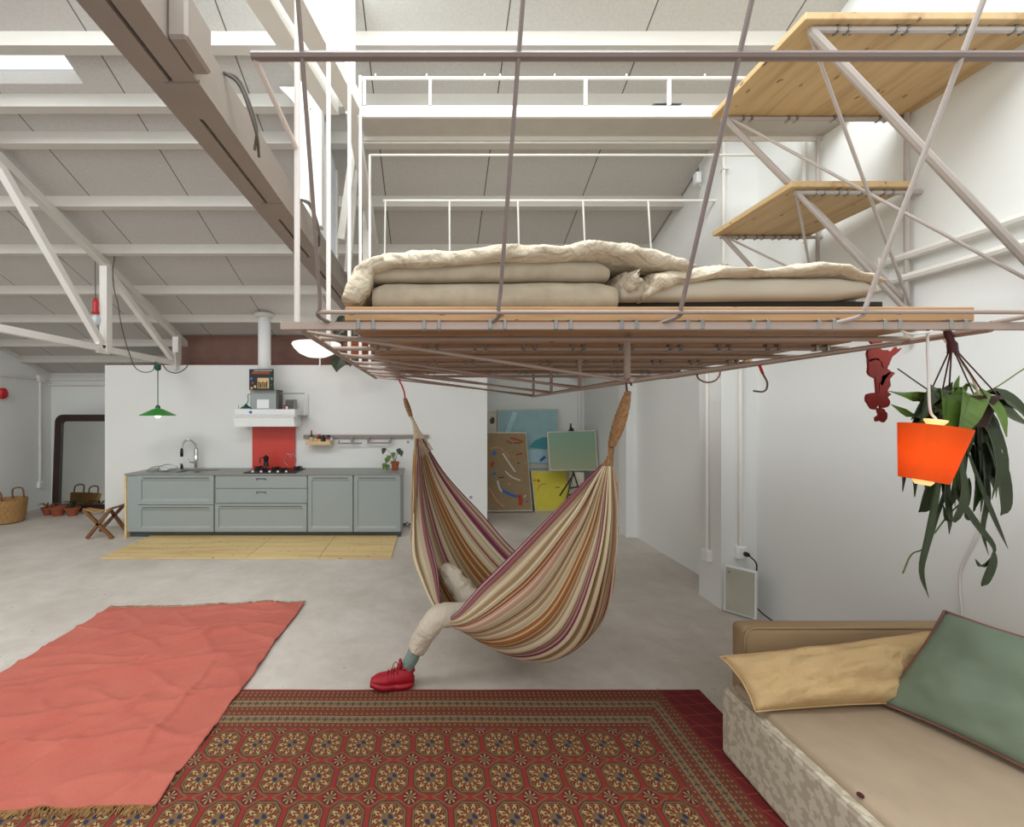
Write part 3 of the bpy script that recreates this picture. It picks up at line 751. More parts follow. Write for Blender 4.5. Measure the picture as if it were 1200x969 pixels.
for i in range(NU + 1):
    u = i / NU; pe = (abs(2 * u - 1)) ** 1.1
    for j in range(NV + 1):
        p = base_[i][j]; a = base_[i][max(0, j - 1)]; b = base_[i][min(NV, j + 1)]
        c = base_[max(0, i - 1)][j]; d = base_[min(NU, i + 1)][j]
        n_ = (b - a).cross(d - c); n_ = n_.normalized() if n_.length > 1e-10 else Vector((0, -1, 0))
        v = j / NV
        wid = (base_[i][NV] - base_[i][0]).length
        amp = .016 * (.12 + .9 * pe) * min(1, sin(pi * u) * 5 + .12)
        q = amp * (sin(v * 46 * pi / 1.7 + 3 * nz((v * 6, u * 1.5, 0), 1, 4)) + .55 * sin(v * 97 + 2 * nz((v * 9, u, 5), 1, 8)))
        q += .012 * fbm((v * 5, u * 3, 1), 1, 3) * sin(pi * u)
        G[i, j] = bm.verts.new(p + n_ * q)
for i in range(NU):
    for j in range(NV):
        f = bm.faces.new((G[i, j], G[i + 1, j], G[i + 1, j + 1], G[i, j + 1]))
        for l, (ii, jj) in zip(f.loops, ((i, j), (i + 1, j), (i + 1, j + 1), (i, j + 1))): l[uvl].uv = (ii / NU, jj / NV)
hem1 = [G[i, 0].co.copy() for i in range(NU + 1)]; hem2 = [G[i, NV].co.copy() for i in range(NU + 1)]
o = obj('cloth', bm, hammock_mat(), ham, smooth=True)
md = o.modifiers.new('t', 'SOLIDIFY'); md.thickness = .003
obj('hem', TB(hem1, .0055), 'purple', ham, smooth=True); obj('hem', TB(hem2, .005), 'purple', ham, smooth=True)
# cords: right end, braided neck
def strings(name, start_row, neck, top, mats, r=.0022, nst=34):
    bm = bmesh.new()
    for k in range(nst):
        s = start_row[int(k * (len(start_row) - 1) / (nst - 1))]
        an = 2 * pi * k / nst; rr = .012
        nk = neck + Vector((cos(an) * rr, sin(an) * rr * .6, 0))
        mid = (s + nk) / 2 + Vector((0, 0, -.004 * (k % 3)))
        tube(bm, [s, mid, nk], r, seg=5)
    return bm
rowR = [G_ for G_ in [base_[NU][j] for j in range(NV + 1)]]
rowL = [base_[0][j] for j in range(NV + 1)]
neckR = at(716.5, 523, 1.97); topR = at(736, 459, 1.90); hookR = at(737, 447, 1.896)
obj('end_cords', strings('x', rowR, neckR, topR, None), 'rope', ham)
bm = bmesh.new()
for k in range(7):
    pts = []
    for s in range(25):
        f_ = s / 24; p = neckR.lerp(topR, f_); an = k * 2 * pi / 7 + f_ * 9; rr = .007 + .014 * sin(pi * min(1, f_ * 1.05)) ** .7
        pts.append(p + Vector((cos(an) * rr, sin(an) * rr, -sin(f_ * pi) * .012 + .002 * cos(an))))
    tube(bm, pts, .0085, seg=6)
obj('braided_neck', bm, 'rope', ham, smooth=True)
obj('hook', TB(cr([at(735, 461, 1.9), at(734, 450, 1.9), Vector((AX - .004, 1.89, AZ + .016)), Vector((AX + .012, 1.9, AZ + .014)), at(740, 452, 1.9)], 6), .0045), 'burgundy', ham)
neckL = at(481.5, 488, 3.56); topL = at(474.5, 467, 3.62); hookL = Vector((-.262, 3.74, PZ - .02))
# left: long open cords then wrapped neck, then hook
bm = bmesh.new()
for k in range(30):
    s = rowL[int(k * NV / 29)]; an = 2 * pi * k / 30
    fan = at(484 + k * 1.0, 515 + abs(k - 10) * .9, 3.52)
    tube(bm, [s.lerp(fan, .7), (s.lerp(fan, .4) + neckL) / 2, neckL + Vector((cos(an) * .012, sin(an) * .01, 0))], .0028, seg=5)
    tube(bm, [s.lerp(fan, .7), base_[4][int(k * NV / 29)]], .0028, seg=5)
obj('end_cords', bm, 'rope_light', ham)
bm = bmesh.new()
for k in range(6):
    pts = []
    for s in range(16):
        f_ = s / 15; p = neckL.lerp(topL, f_); an = k * 2 * pi / 6 + f_ * 6; rr = .014 * (.5 + .5 * sin(pi * f_))
        pts.append(p + Vector((cos(an) * rr, sin(an) * rr, 0)))
    tube(bm, pts, .01, seg=6)
obj('braided_neck', bm, 'rope', ham, smooth=True)
obj('hook', TB(cr([topL + Vector((0, 0, -.03)), at(474, 461, 3.64), at(471, 452, 3.68), at(468, 445.5, 3.7), hookL + Vector((-.01, 0, .016)), hookL + Vector((-.03, .01, 0)), hookL + Vector((-.035, 0, -.03))], 6), .007), 'redplastic', ham)

# ------------------------------------------------------------------ person (leg out of the hammock)
knee = at(512, 717, 2.70); hip = Vector((.56, 2.84, .43)); ankle = at(477, 786, 2.76); 
chest = Vector((.80, 2.68, .66)); neckp = Vector((.88, 2.55, .87)); head = Vector((.90, 2.50, .98))
knee2 = at(541, 688, 3.12); ank2 = at(524, 672, 3.2)
per = bpy.data.objects.new('person', None)
bm = bmesh.new()
ls = bm.verts.layers.skin.verify()
J = {}
def jv(k, p, r, root=False):
    v = bm.verts.new(p); v[ls].radius = (r, r); v[ls].use_root = root; J[k] = v
hipL = hip + Vector((-.06, -.05, 0)); hipR = hip + Vector((.02, .1, .0))
jv('pel', hip, .085, True); jv('hl', hipL, .06); jv('hr', hipR, .06)
jv('t1', at(563, 721, 2.80), .05); jv('t2', at(536, 723, 2.76), .042); jv('k1', at(513, 727, 2.72), .036); jv('c1', at(499, 744, 2.73), .034); jv('c2', at(487, 764, 2.75), .024); jv('a1', at(477, 783, 2.765), .022); jv('t3', at(575, 718, 3.0), .045); jv('k2', at(545, 694, 3.10), .04); jv('a2', at(527, 674, 3.19), .03)
jv('ch', chest, .095); jv('nk', neckp, .05); jv('hd', head, .075); jv('hd2', head + Vector((.02, -.03, .09)), .06)
sL = chest.lerp(neckp, .7) + Vector((-.06, -.06, 0)); sR = chest.lerp(neckp, .7) + Vector((.03, .08, 0))
jv('sl', sL, .045); jv('sr', sR, .045)
jv('el', sL + Vector((-.06, .1, -.14)), .035); jv('er', sR + Vector((-.12, .04, -.14)), .035)
jv('wl', hip + Vector((.05, .06, .14)), .025); jv('wr', hip + Vector((.02, .08, .15)), .025)
for a, b in (('pel', 'hl'), ('pel', 'hr'), ('hl', 't1'), ('t1', 't2'), ('t2', 'k1'), ('k1', 'c1'), ('c1', 'c2'), ('c2', 'a1'), ('hr', 't3'), ('t3', 'k2'), ('k2', 'a2'), ('pel', 'ch'), ('ch', 'nk'), ('nk', 'hd'), ('hd', 'hd2'), ('ch', 'sl'), ('ch', 'sr'), ('sl', 'el'), ('sr', 'er'), ('el', 'wl'), ('er', 'wr')):
    bm.edges.new((J[a], J[b]))
me = bpy.data.meshes.new('person'); bm.to_mesh(me); bm.free()
pb = bpy.data.objects.new('person', me); COL.objects.link(pb)
bpy.data.objects.remove(per)
pb.modifiers.new('skin', 'SKIN'); sd = pb.modifiers.new('s', 'SUBSURF'); sd.levels = sd.render_levels = 2
me.materials.append(M['skin'])
pb.name = 'person'
tag(pb, 'person lying in the hammock, one leg in cream trousers and red shoe hanging out', 'person')
def limb(pts, rad, seg=28, wr=.006, seed=0, fl=1.):
    pts = cr(pts, 10); n = len(pts); fr = frames(pts); bm = bmesh.new(); rows = []
    for i, (p, (t_, nn, bb)) in enumerate(zip(pts, fr)):
        u = i / (n - 1) * (len(rad) - 1); k = min(int(u), len(rad) - 2); f_ = u - k; r = rad[k] * (1 - f_) + rad[k + 1] * f_
        row = []
        for s in range(seg):
            an = 2 * pi * s / seg; d = nn * cos(an) + bb * sin(an) * fl
            w = wr * (fbm((p.x * 4 + d.x, p.y * 4 + d.y, p.z * 7 + d.z), 2.2, seed) + .8 * (1 - 2 * abs(nz((p.x + d.x * .15, p.y, p.z * 2 + d.z * .3), 9, seed))) ** 3)
            row.append(bm.verts.new(p + d * (r + w)))
        rows.append(row)
    for a, b in zip(rows, rows[1:]):
        for s in range(seg): bm.faces.new((a[s], a[(s + 1) % seg], b[(s + 1) % seg], b[s]))
    bm.faces.new(rows[0]); bm.faces.new(rows[-1][::-1]); return bm
# visible trouser leg: hem at (481..500, 760)
hem_c = at(488, 760, 2.75)
bm = limb([hip + Vector((-.05, -.02, .02)), at(563, 719, 2.80), at(534, 720, 2.76), at(514, 723, 2.72), at(504, 735, 2.71), at(497, 745, 2.73), hem_c],
          [.085, .078, .074, .071, .067, .062, .058], wr=.006, seed=4)
obj('trousers', bm, 'trouser', pb, smooth=True)
bm = limb([hip + Vector((.0, .08, 0)), at(575, 716, 3.0), at(550, 700, 3.08), at(536, 684, 3.14), at(524, 670, 3.2), at(519, 664, 3.23)], [.08, .085, .080, .074, .060, .035], wr=.016, seed=9)
obj('trousers', bm, 'trouser', pb, smooth=True)
bm = limb([hip + Vector((.0, 0, 0)), hip.lerp(chest, .5), chest, chest.lerp(neckp, .75)], [.10, .11, .115, .06], wr=.006, seed=2)
obj('shirt', bm, 'shirt', pb, smooth=True)
obj('hair', blob(bmesh.new(), head + Vector((.005, 0, .045)), .085, .09, .095, 5, .06), 'hair', pb, smooth=True)
# sock
bm = limb([at(487, 762, 2.75), at(482, 772, 2.76), at(478, 780, 2.775), at(476.5, 785, 2.785)], [.042, .042, .039, .036], wr=.002, seed=3); obj('sock', bm, 'sock', pb, smooth=True)
# shoe: profile along length, heel at right (484) toe at left (437); ground y 803
gx = lambda px: (px - CX) / F * 2.78
heel, toe = gx(484.5), gx(437); Lh = heel - toe
shoe = bmesh.new(); rows = []
def sec(u):    # u 0 heel..1 toe : width half, top height, bottom
    w = [.040, .050, .053, .052, .045, .051, .054, .052, .044, .026]
    h = [.100, .114, .118, .113, .100, .086, .077, .071, .062, .040]
    k = min(int(u * 9), 8); f_ = u * 9 - k; return w[k] + (w[k + 1] - w[k]) * f_, h[k] + (h[k + 1] - h[k]) * f_
def shoe_pt(x, y, z, u): # heel down, toe slightly up and turned to camera
    return Vector((heel - u * Lh, 2.78 + y - u * .06, .012 + z + max(0, u - .35) ** 1.5 * .05 + .004))
NS = 30
for i in range(NS + 1):
    u = i / NS; w_, h_ = sec(u); row = []
    if i == 0: w_ *= .75
    for s in range(24):
        an = 2 * pi * s / 24; cy, cz = cos(an), sin(an)
        y = w_ * math.copysign(abs(cy) ** .7, cy) * (1 - .25 * max(0, cz)); z = (h_ - .018) / 2 * (1 + math.copysign(abs(cz) ** .8, cz)) + .018
        row.append(shoe.verts.new(shoe_pt(0, y, z, u)))
    rows.append(row)
for a, b in zip(rows, rows[1:]):
    for s in range(24): shoe.faces.new((a[s], a[(s + 1) % 24], b[(s + 1) % 24], b[s]))
shoe.faces.new(rows[0]); shoe.faces.new(rows[-1][::-1])
so = obj('shoe', shoe, 'shoe', pb, smooth=True)
sl = bmesh.new(); rows = []
for i in range(NS + 1):
    u = i / NS; w_, h_ = sec(u); w_ = w_ * 1.1 + .004; 
    if i == 0: w_ *= .7
    row = [sl.verts.new(shoe_pt(0, y, z, u) + Vector(((.006 if i == 0 else (-.006 if i == NS else 0)), 0, 0))) for y, z in ((-w_, .002), (-w_ * 1.03, .015), (-w_, .028), (w_, .028), (w_ * 1.03, .015), (w_, .002))]
    rows.append(row)
for a, b in zip(rows, rows[1:]):
    for s in range(6): sl.faces.new((a[s], a[(s + 1) % 6], b[(s + 1) % 6], b[s]))
sl.faces.new(rows[0]); sl.faces.new(rows[-1][::-1])
obj('sole', sl, 'sole', so, smooth=True)
bm = bmesh.new()
for k in range(4):
    u = .38 + k * .075; w_, h_ = sec(u)
    tube(bm, cr([shoe_pt(0, -w_ * .8, h_ * .8, u), shoe_pt(0, -w_ * .3, h_ + .006, u + .02), shoe_pt(0, w_ * .5, h_ + .004, u)], 4), .0035, seg=6)
for s in (-1, 1): tube(bm, cr([shoe_pt(0, 0, 0.126, .36), shoe_pt(0, -.02 + s * .02, 0.149, .38 + .05 * s), shoe_pt(0, -.03 + s * .02, 0.132, .42 + .07 * s), shoe_pt(0, -.035, .09, .44 + .05 * s)], 5), .003, seg=6)
obj('laces', bm, 'sole', so, smooth=True)
obj('tongue', blob(bmesh.new(), shoe_pt(0, 0, .132, .32), .012, .03, .032, 2, .05), 'shoe', so, smooth=True)
obj('ankle_collar', TB([shoe_pt(0, .036 * cos(a), .118 - .008 * sin(a), .17 + .14 * sin(a)) for a in [2 * pi * k / 20 for k in range(21)]], .006), 'shoe', so, smooth=True)
obj('heel_tab', B(heel - .004, heel + .01, 2.775, 2.787, .09, .112, bev=.002), 'shoe', so)

# ------------------------------------------------------------------ rugs
x0, x1, ya, yb = -1.95, 1.71, -.2, 2.72
bm = bmesh.new(); uvl = bm.loops.layers.uv.new('UVMap'); nx, ny = 60, 50; G = {}
for s, zz in ((1, .010), (0, .001)):
    for i in range(nx + 1):
        for j in range(ny + 1):
            x = x0 + (x1 - x0) * i / nx; y = ya + (yb - ya) * j / ny
            e = .006 * nz((x * 2.3, 3, 0), 1, 2) if j == ny else 0
            G[s, i, j] = bm.verts.new((x, y + e, zz + (.003 * nz((x, y, 0), 2, 5) if s else 0)))
def q(a, b, c, d):
    f = bm.faces.new((a, b, c, d))
    for l in f.loops: l[uvl].uv = (x1 - l.vert.co.x, yb - l.vert.co.y)
for i in range(nx):
    for j in range(ny):
        q(G[1, i, j], G[1, i + 1, j], G[1, i + 1, j + 1], G[1, i, j + 1])
for i in range(nx):
    q(G[1, i, ny], G[1, i + 1, ny], G[0, i + 1, ny], G[0, i, ny]); q(G[1, i, 0], G[0, i, 0], G[0, i + 1, 0], G[1, i + 1, 0])
for j in range(ny):
    q(G[1, 0, j], G[1, 0, j + 1], G[0, 0, j + 1], G[0, 0, j]); q(G[1, nx, j], G[0, nx, j], G[0, nx, j + 1], G[1, nx, j + 1])
for s, i, j in list(G):
    if s == 0 and 0 < i < nx and 0 < j < ny: bm.verts.remove(G[s, i, j])
o = obj('patterned_rug', bm, rug_mat()); tag(o, 'dark red patterned oriental rug with rows of octagonal medallions', 'rug')

cor = [Vector((-2.93, 1.86, 0)), Vector((-1.235, 1.90, 0)), Vector((-1.165, 3.95, 0)), Vector((-2.90, 3.84, 0))]
NXr, NYr = 130, 150; bm = bmesh.new(); G = {}
def crease(x, y, a, b, w, h):
    a = Vector(a); b = Vector(b); p = Vector((x, y)); d = b - a; L = d.length; d /= L
    t_ = (p - a).dot(d); s_ = (p - a).dot(Vector((-d.y, d.x))); s_ += .03 * nz((t_ * 3, 0, 0), 1, a.x)
    k = max(0, min(1, t_ / .15)) * max(0, min(1, (L - t_) / .2))
    return h * k * math.exp(-(s_ / w) ** 2)
cre = [((-2.1, 2.9), (-1.7, 3.55), .03, .022), ((-2.6, 2.75), (-1.3, 3.15), .035, .014), ((-1.5, 2.15), (-1.55, 3.1), .02, .012), ((-2.9, 2.3), (-1.6, 2.65), .04, .014),
       ((-2.4, 2.2), (-1.3, 2.35), .03, .01), ((-2.2, 3.3), (-1.3, 3.55), .04, .01), ((-2.5, 1.95), (-1.9, 2.5), .03, .013), ((-1.45, 1.9), (-1.3, 2.2), .03, .012), ((-2.8, 2.9), (-2.0, 3.0), .03, .01),
       ((-2.0, 2.0), (-1.7, 2.8), .03, .01), ((-2.75, 3.1), (-2.1, 3.6), .04, .008), ((-1.9, 2.45), (-1.25, 2.75), .025, .01)]
for i in range(NXr + 1):
    for j in range(NYr + 1):
        u, v = i / NXr, j / NYr; p = (cor[0] * (1 - u) + cor[1] * u) * (1 - v) + (cor[3] * (1 - u) + cor[2] * u) * v
        if i == NXr: p.x += .02 * nz((0, v * 9, 0), 1, 3)
        if j == 0: p.y += .012 * nz((u * 8, 0, 0), 1, 3)
        z = .0165 + .006 * fbm((p.x * 1.4 + p.y * .4, p.y * 3, 0), 1.2, 3) + 1.7 * sum(crease(p.x, p.y, *c) for c in cre)
        z += max(0, 1 - abs(nz((p.x * .8 - p.y * .7, p.y * 2.2 + p.x * .6, 0), 1.6, 8)) * 5) ** 2 * .014 + max(0, 1 - abs(nz((p.x * .9 + 3, p.y * 3.4 - p.x * 1.2, 0), 1.8, 18)) * 6) ** 2 * .009
        if i > NXr - 8: z += (i - NXr + 8) / 8 * .012 * max(0, sin(v * 40 + 2 * nz((v * 4, 0, 0), 1, 1)))
        p.z = max(.014, z); G[i, j] = bm.verts.new(p)
for i in range(NXr):
    for j in range(NYr): bm.faces.new((G[i, j], G[i + 1, j], G[i + 1, j + 1], G[i, j + 1]))
near = [G[i, 0].co.copy() for i in range(NXr + 1)]; far = [G[i, NYr].co.copy() for i in range(NXr + 1)]
t = thing('coral_rug', 'wrinkled coral red linen rug with raw fringed ends, lower left', 'rug', (-2.05, 2.85, 0))
o = obj('cloth', bm, linen_mat(), t, smooth=True); md = o.modifiers.new('s', 'SOLIDIFY'); md.thickness = .004; md.offset = 1
for row, s in ((near, -1), (far, 1)):
    bm = bmesh.new()
    for k in range(420):
        f_ = random.random() * (len(row) - 1); i = int(f_); p = row[i].lerp(row[min(i + 1, len(row) - 1)], f_ - i)
        L = random.uniform(.015, .05) * (1 if s < 0 else .8)
        d = Vector((random.uniform(-.5, .5), s, 0)).normalized()
        tube(bm, [p + Vector((0, 0, .003)), p + d * L * .5 + Vector((0, 0, .006)), Vector((p.x + d.x * L * 1.1 + random.uniform(-.01, .01), p.y + d.y * L, .016))], .0018, seg=3)
    o = obj('fringe', bm, 'straw', t); o['label'] = 'frayed beige fringe'; o['kind'] = 'stuff'
# plywood floor board
t = thing('floor_board', 'long pale plywood board on the floor before the kitchen counter', 'board', (-2.3, 5.6, 0))
for k in range(4):
    a = -4.02 + k * .885; obj('sheet', B(a + .003, a + .882, 5.19, 6.2, .002, .02), 'matwood', t)

# ------------------------------------------------------------------ kitchen
KY = 6.08
def kx(px): return (px - CX) / F * KY
def kz(py): return H - (py - CY) / F * KY
def front(name, x0, x1, z0, z1, parent, panel=True, y=KY, handle=None):
    bm = bmesh.new(); g = .004
    box(bm, x0 + g, x1 - g, y - .02, y, z0 + g, z1 - g, bev=.002)
    if panel:      # raised frame around a recessed panel
        w = .055 * min(1, (z1 - z0) / .35 + .2)
        for (a, b, c, d) in ((x0 + g, x0 + w, z0 + g, z1 - g), (x1 - w, x1 - g, z0 + g, z1 - g), (x0 + w, x1 - w, z0 + g, z0 + w), (x0 + w, x1 - w, z1 - w, z1 - g)):
            box(bm, a, b, y - .034, y - .02, c, d)
        # bevelled inner edge
        for s, zz in ((1, z0 + w), (-1, z1 - w)):
            prism(bm, [Vector((x0 + w, y - .034, zz)), Vector((x0 + w, y - .02, zz)), Vector((x0 + w, y - .02, zz + s * .03))], (x1 - x0 - 2 * w, 0, 0))
    o = obj(name, bm, 'cabinet', parent)
    if panel: obj('grip_groove', B(x0 + .07, x1 - .07, y - .036, y - .033, z1 - .045, z1 - .033), 'cabinet_dark', o)
    else: 
        c = (x0 + x1) / 2; bm = bmesh.new(); box(bm, c - .07, c + .07, y - .023, y - .019, z1 - .06, z1 - .045); box(bm, c - .07, c - .055, y - .023, y - .019, z1 - .075, z1 - .05); box(bm, c + .055, c + .07, y - .023, y - .019, z1 - .075, z1 - .05)
        obj('grip_groove', bm, 'cabinet_dark', o)
    return o
KT = kz(556.5); KB = .09
def unit(label, pa, pb):
    t = thing('kitchen_cabinet', label, 'cabinet', ((kx(pa) + kx(pb)) / 2, KY + .3, 0))
    obj('body', B(kx(pa) + .001, kx(pb) - .001, KY + .001, 6.69, KB, KT), 'cabinet', t)
    obj('plinth', B(kx(pa) + .001, kx(pb) - .001, KY + .05, KY + .07, 0, KB), 'cabinet_dark', t)
    return t
t = unit('grey kitchen cabinet with two wide drawers, under the sink', 150, 252.5)
front('drawer', kx(163), kx(252), kz(591), KT, t); front('drawer', kx(163), kx(252), KB, kz(591), t)
obj('end_filler', B(kx(150), kx(163) - .003, KY - .02, KY, KB, KT), 'cabinet', t)
t = unit('grey kitchen cabinet with three drawers, under the cooktop', 252.5, 361)
front('drawer', kx(253), kx(360.5), kz(572), KT, t, False); front('drawer', kx(253), kx(360.5), kz(589.5), kz(572), t, False); front('drawer', kx(253), kx(360.5), KB, kz(589.5), t)
t = unit('grey single-door kitchen cabinet beside the three-drawer unit', 361, 414.5)
front('door', kx(361.5), kx(414), KB, KT, t)
t = unit('grey single-door kitchen cabinet at the right end, below the potted plant', 414.5, 470)
front('door', kx(415), kx(469.5), KB, KT, t)
tag(obj('end_panel', B(kx(147.5), kx(149.8), KY - .03, 6.68, 0, KT + .02), 'ply_edge'), 'narrow yellow plywood panel at the left end of the counter', 'panel')
bm = bmesh.new(); sx0, sx1, sy0, sy1 = kx(198), kx(243), 6.18, 6.52
z0_, z1_ = KT + .001, KT + .022
box(bm, kx(148), sx0, KY - .04, 6.69, z0_, z1_); box(bm, sx1, kx(471), KY - .04, 6.69, z0_, z1_); box(bm, sx0, sx1, KY - .04, sy0, z0_, z1_); box(bm, sx0, sx1, sy1, 6.69, z0_, z1_)
tag(obj('worktop', bm, 'worktop'), 'long thin grey worktop over the kitchen cabinets', 'worktop')
WT = z1_
t = thing('sink', 'steel undermount sink with small drainer in the grey worktop', 'sink', ((sx0 + sx1) / 2, 6.35, KT - .15))
bm = bmesh.new(); d_ = .004
box(bm, sx0 + d_, sx1 - d_, sy0 + d_, sy0 + .015, KT - .0, WT - .002); box(bm, sx0 + d_, sx1 - d_, sy1 - .015, sy1 - d_, KT, WT - .002); box(bm, sx0 + d_, sx0 + .015, sy0 + d_, sy1 - d_, KT, WT - .002); box(bm, sx1 - .015, sx1 - d_, sy0 + d_, sy1 - d_, KT, WT - .002); box(bm, sx0 + .016, sx1 - .016, sy0 + .016, sy1 - .016, KT + .001, KT + .005)
obj('basin', bm, 'steel', t)
obj('drain', LT([(.03, 0), (.028, .004)], ((sx0 + sx1) / 2, 6.35, KT + .005), 16), 'black', t)
# faucet
fx = (230 - CX) / F * 6.58
t = thing('kitchen_faucet', 'tall gooseneck steel kitchen faucet behind the sink', 'faucet', (fx, 6.58, WT))
obj('column', LT([(.045, 0), (.045, .01), (.03, .015), (.03, .30), (.024, .32)], (fx, 6.58, WT), 20), 'chrome', t, smooth=True)
obj('gooseneck', TB(cr([(fx, 6.58, WT + .3), (fx - .01, 6.57, WT + .38), (fx - .07, 6.53, WT + .45), (fx - .14, 6.49, WT + .42), (fx - .16, 6.47, WT + .32)], 8), .016, seg=10), 'chrome', t, smooth=True)
obj('spray_head', LT([(.02, 0), (.024, .06), (.018, .12)], (fx - .16, 6.47, WT + .2), 16), 'black', t, smooth=True)
obj('lever', TB([(fx - .03, 6.56, WT + .1), (fx - .08, 6.54, WT + .11), (fx - .1, 6.53, WT + .16)], .011), 'chrome', t, smooth=True)
sx = (213 - CX) / F * 6.56
t = thing('soap_dispenser', 'small black soap dispenser left of the faucet', 'dispenser', (sx, 6.56, WT)); obj('body', LT([(.02, 0), (.02, .05), (.012, .06), (.012, .08)], (sx, 6.56, WT), 14), 'black', t); obj('nozzle', TB([(sx, 6.56, WT + .075), (sx - .0, 6.51, WT + .08)], .006), 'black', t)
# dish rack
t = thing('dish_rack', 'low arched wire rack with a white sponge, left on the worktop', 'rack', (kx(178), 6.3, WT))
for dy in (0, .22):
    obj('wire_arch', TB(cr([(kx(166), 6.2 + dy, WT + .006), (kx(170), 6.2 + dy, WT + .06), (kx(180), 6.2 + dy, WT + .09), (kx(190), 6.2 + dy, WT + .06), (kx(193), 6.2 + dy, WT + .006)], 6), .006), 'steel', t)
for k in range(5): x = kx(168 + k * 5.5); obj('wire', TB([(x, 6.2, WT + .01), (x, 6.42, WT + .01)], .004), 'steel', t)
tag(obj('sponge', B(kx(178), kx(187), 6.26, 6.36, WT + .016, WT + .05, bev=.006), 'white'), 'small white sponge lying in the wire dish rack', 'sponge')
# cooktop
ca, cb = kx(285), kx(346)
t = thing('cooktop', 'black gas cooktop with cast-iron grates below the red panel', 'cooktop', ((ca + cb) / 2, 6.32, WT))
obj('plate', B(ca, cb, 6.08, 6.6, WT, WT + .012, bev=.003), 'black', t)
for i in range(5):
    x = ca + (cb - ca) * (i + .5) / 5; y = 6.25 if i % 2 else 6.45
    if i == 2: y = 6.36
    obj('burner', LT([(.05, 0), (.05, .012), (.03, .02), (.03, .03), (0.002, .032)], (x, y, WT + .012), 18), 'black', t)
    obj('grate', (lambda b: (box(b, x - .065, x + .065, y - .006, y + .006, WT + .04, WT + .055), box(b, x - .006, x + .006, y - .1, y + .1, WT + .04, WT + .055), [box(b, x + a - .006, x + a + .006, y + c - .006, y + c + .006, WT + .012, WT + .045) for a, c in ((-.06, 0), (.06, 0), (0, -.095), (0, .095))], b)[-1])(bmesh.new()), 'black', t)
    obj('knob', LT([(.018, 0), (.016, .022)], (ca + .12 + i * .12, 6.12, WT + .012), 14), 'white', t)
t = thing('moka_pot', 'small dark stovetop coffee pot on the cooktop, left burner', 'coffee pot', (kx(300), 6.42, WT + .055))
obj('body', LT([(.045, 0), (.032, .07), (.034, .075), (.045, .14), (.01, .16), (.01, .175)], (kx(300), 6.45, WT + .055), 8), 'black', t); obj('handle', TB([(kx(300) - .04, 6.45, WT + .19), (kx(300) - .09, 6.45, WT + .18), (kx(300) - .09, 6.45, WT + .1)], .008), 'black', t)
t = thing('wire_trivet', 'thin looped wire pan stand on the cooktop, right burner', 'trivet', (kx(330), 6.42, WT + .055))
for s in (-1, 1): obj('loop', TB(cr([(kx(330) + s * .03, 6.45, WT + .055), (kx(330) + s * .09, 6.45, WT + .14), (kx(330) + s * .04, 6.45, WT + .24), (kx(330) - s * .02, 6.45, WT + .2)], 6), .004), 'steel', t)
# red panel
tag(obj('splash_panel', B((296 - CX) / F * 6.68, (346 - CX) / F * 6.68, 6.668, 6.69, WT, H - (495 - CY) / F * 6.68), 'red_panel'), 'red backsplash panel on the wall between cooktop and hood', 'panel')
# hood
HY = 6.3
def hx(px, Y=HY): return (px - CX) / F * Y
def hz(py, Y=HY): return H - (py - CY) / F * Y
t = thing('extractor_hood', 'white extractor hood with slanted reflective front over the cooktop', 'hood', (hx(310), 6.5, hz(500)))
obj('casing', B(hx(274), hx(345), HY + .02, 6.69, hz(487), hz(479.5), bev=.004), 'white', t)
obj('skirt', prism(bmesh.new(), [Vector((hx(273), HY, hz(487))), Vector((hx(273), HY + .05, hz(500))), Vector((hx(273), 6.69, hz(500))), Vector((hx(273), 6.69, hz(487)))], (hx(344) - hx(273), 0, 0)), 'sea', t)
obj('tray', B(hx(272), hx(346), HY - .01, 6.69, hz(488.5), hz(487), bev=.002), 'white', t)
obj('button', LT([(.022, 0), (.02, .01)], (hx(293), HY + .02, hz(483)), 18, axis=(0, -1, 0)), 'p_cobalt', t)
obj('duct_box', B(hx(293, 6.4), hx(323.5, 6.4), 6.4, 6.69, hz(479.5), hz(456, 6.4), bev=.003), 'cabinet', t)
obj('note', B(hx(301, 6.39), hx(315, 6.39), 6.394, 6.4, hz(478.5, 6.39), hz(468, 6.39)), 'white', t)
t = thing('flue_pipe', 'white round flue pipe rising from the hood into the ceiling', 'pipe', ((310 - CX) / F * 6.5, 6.5, hz(456)))
px_ = (310 - CX) / F * 6.45
obj('pipe', LT([(.092, hz(456, 6.45)), (.092, roofz(6.45) - .01)], (px_, 6.45, 0), 28), 'white', t, smooth=True)
obj('collar', LT([(.10, roofz(6.5) - .03), (.15, roofz(6.5) - .01), (.15, roofz(6.5) + .03)], (px_, 6.45, 0), 28), 'purlin', t, smooth=True)
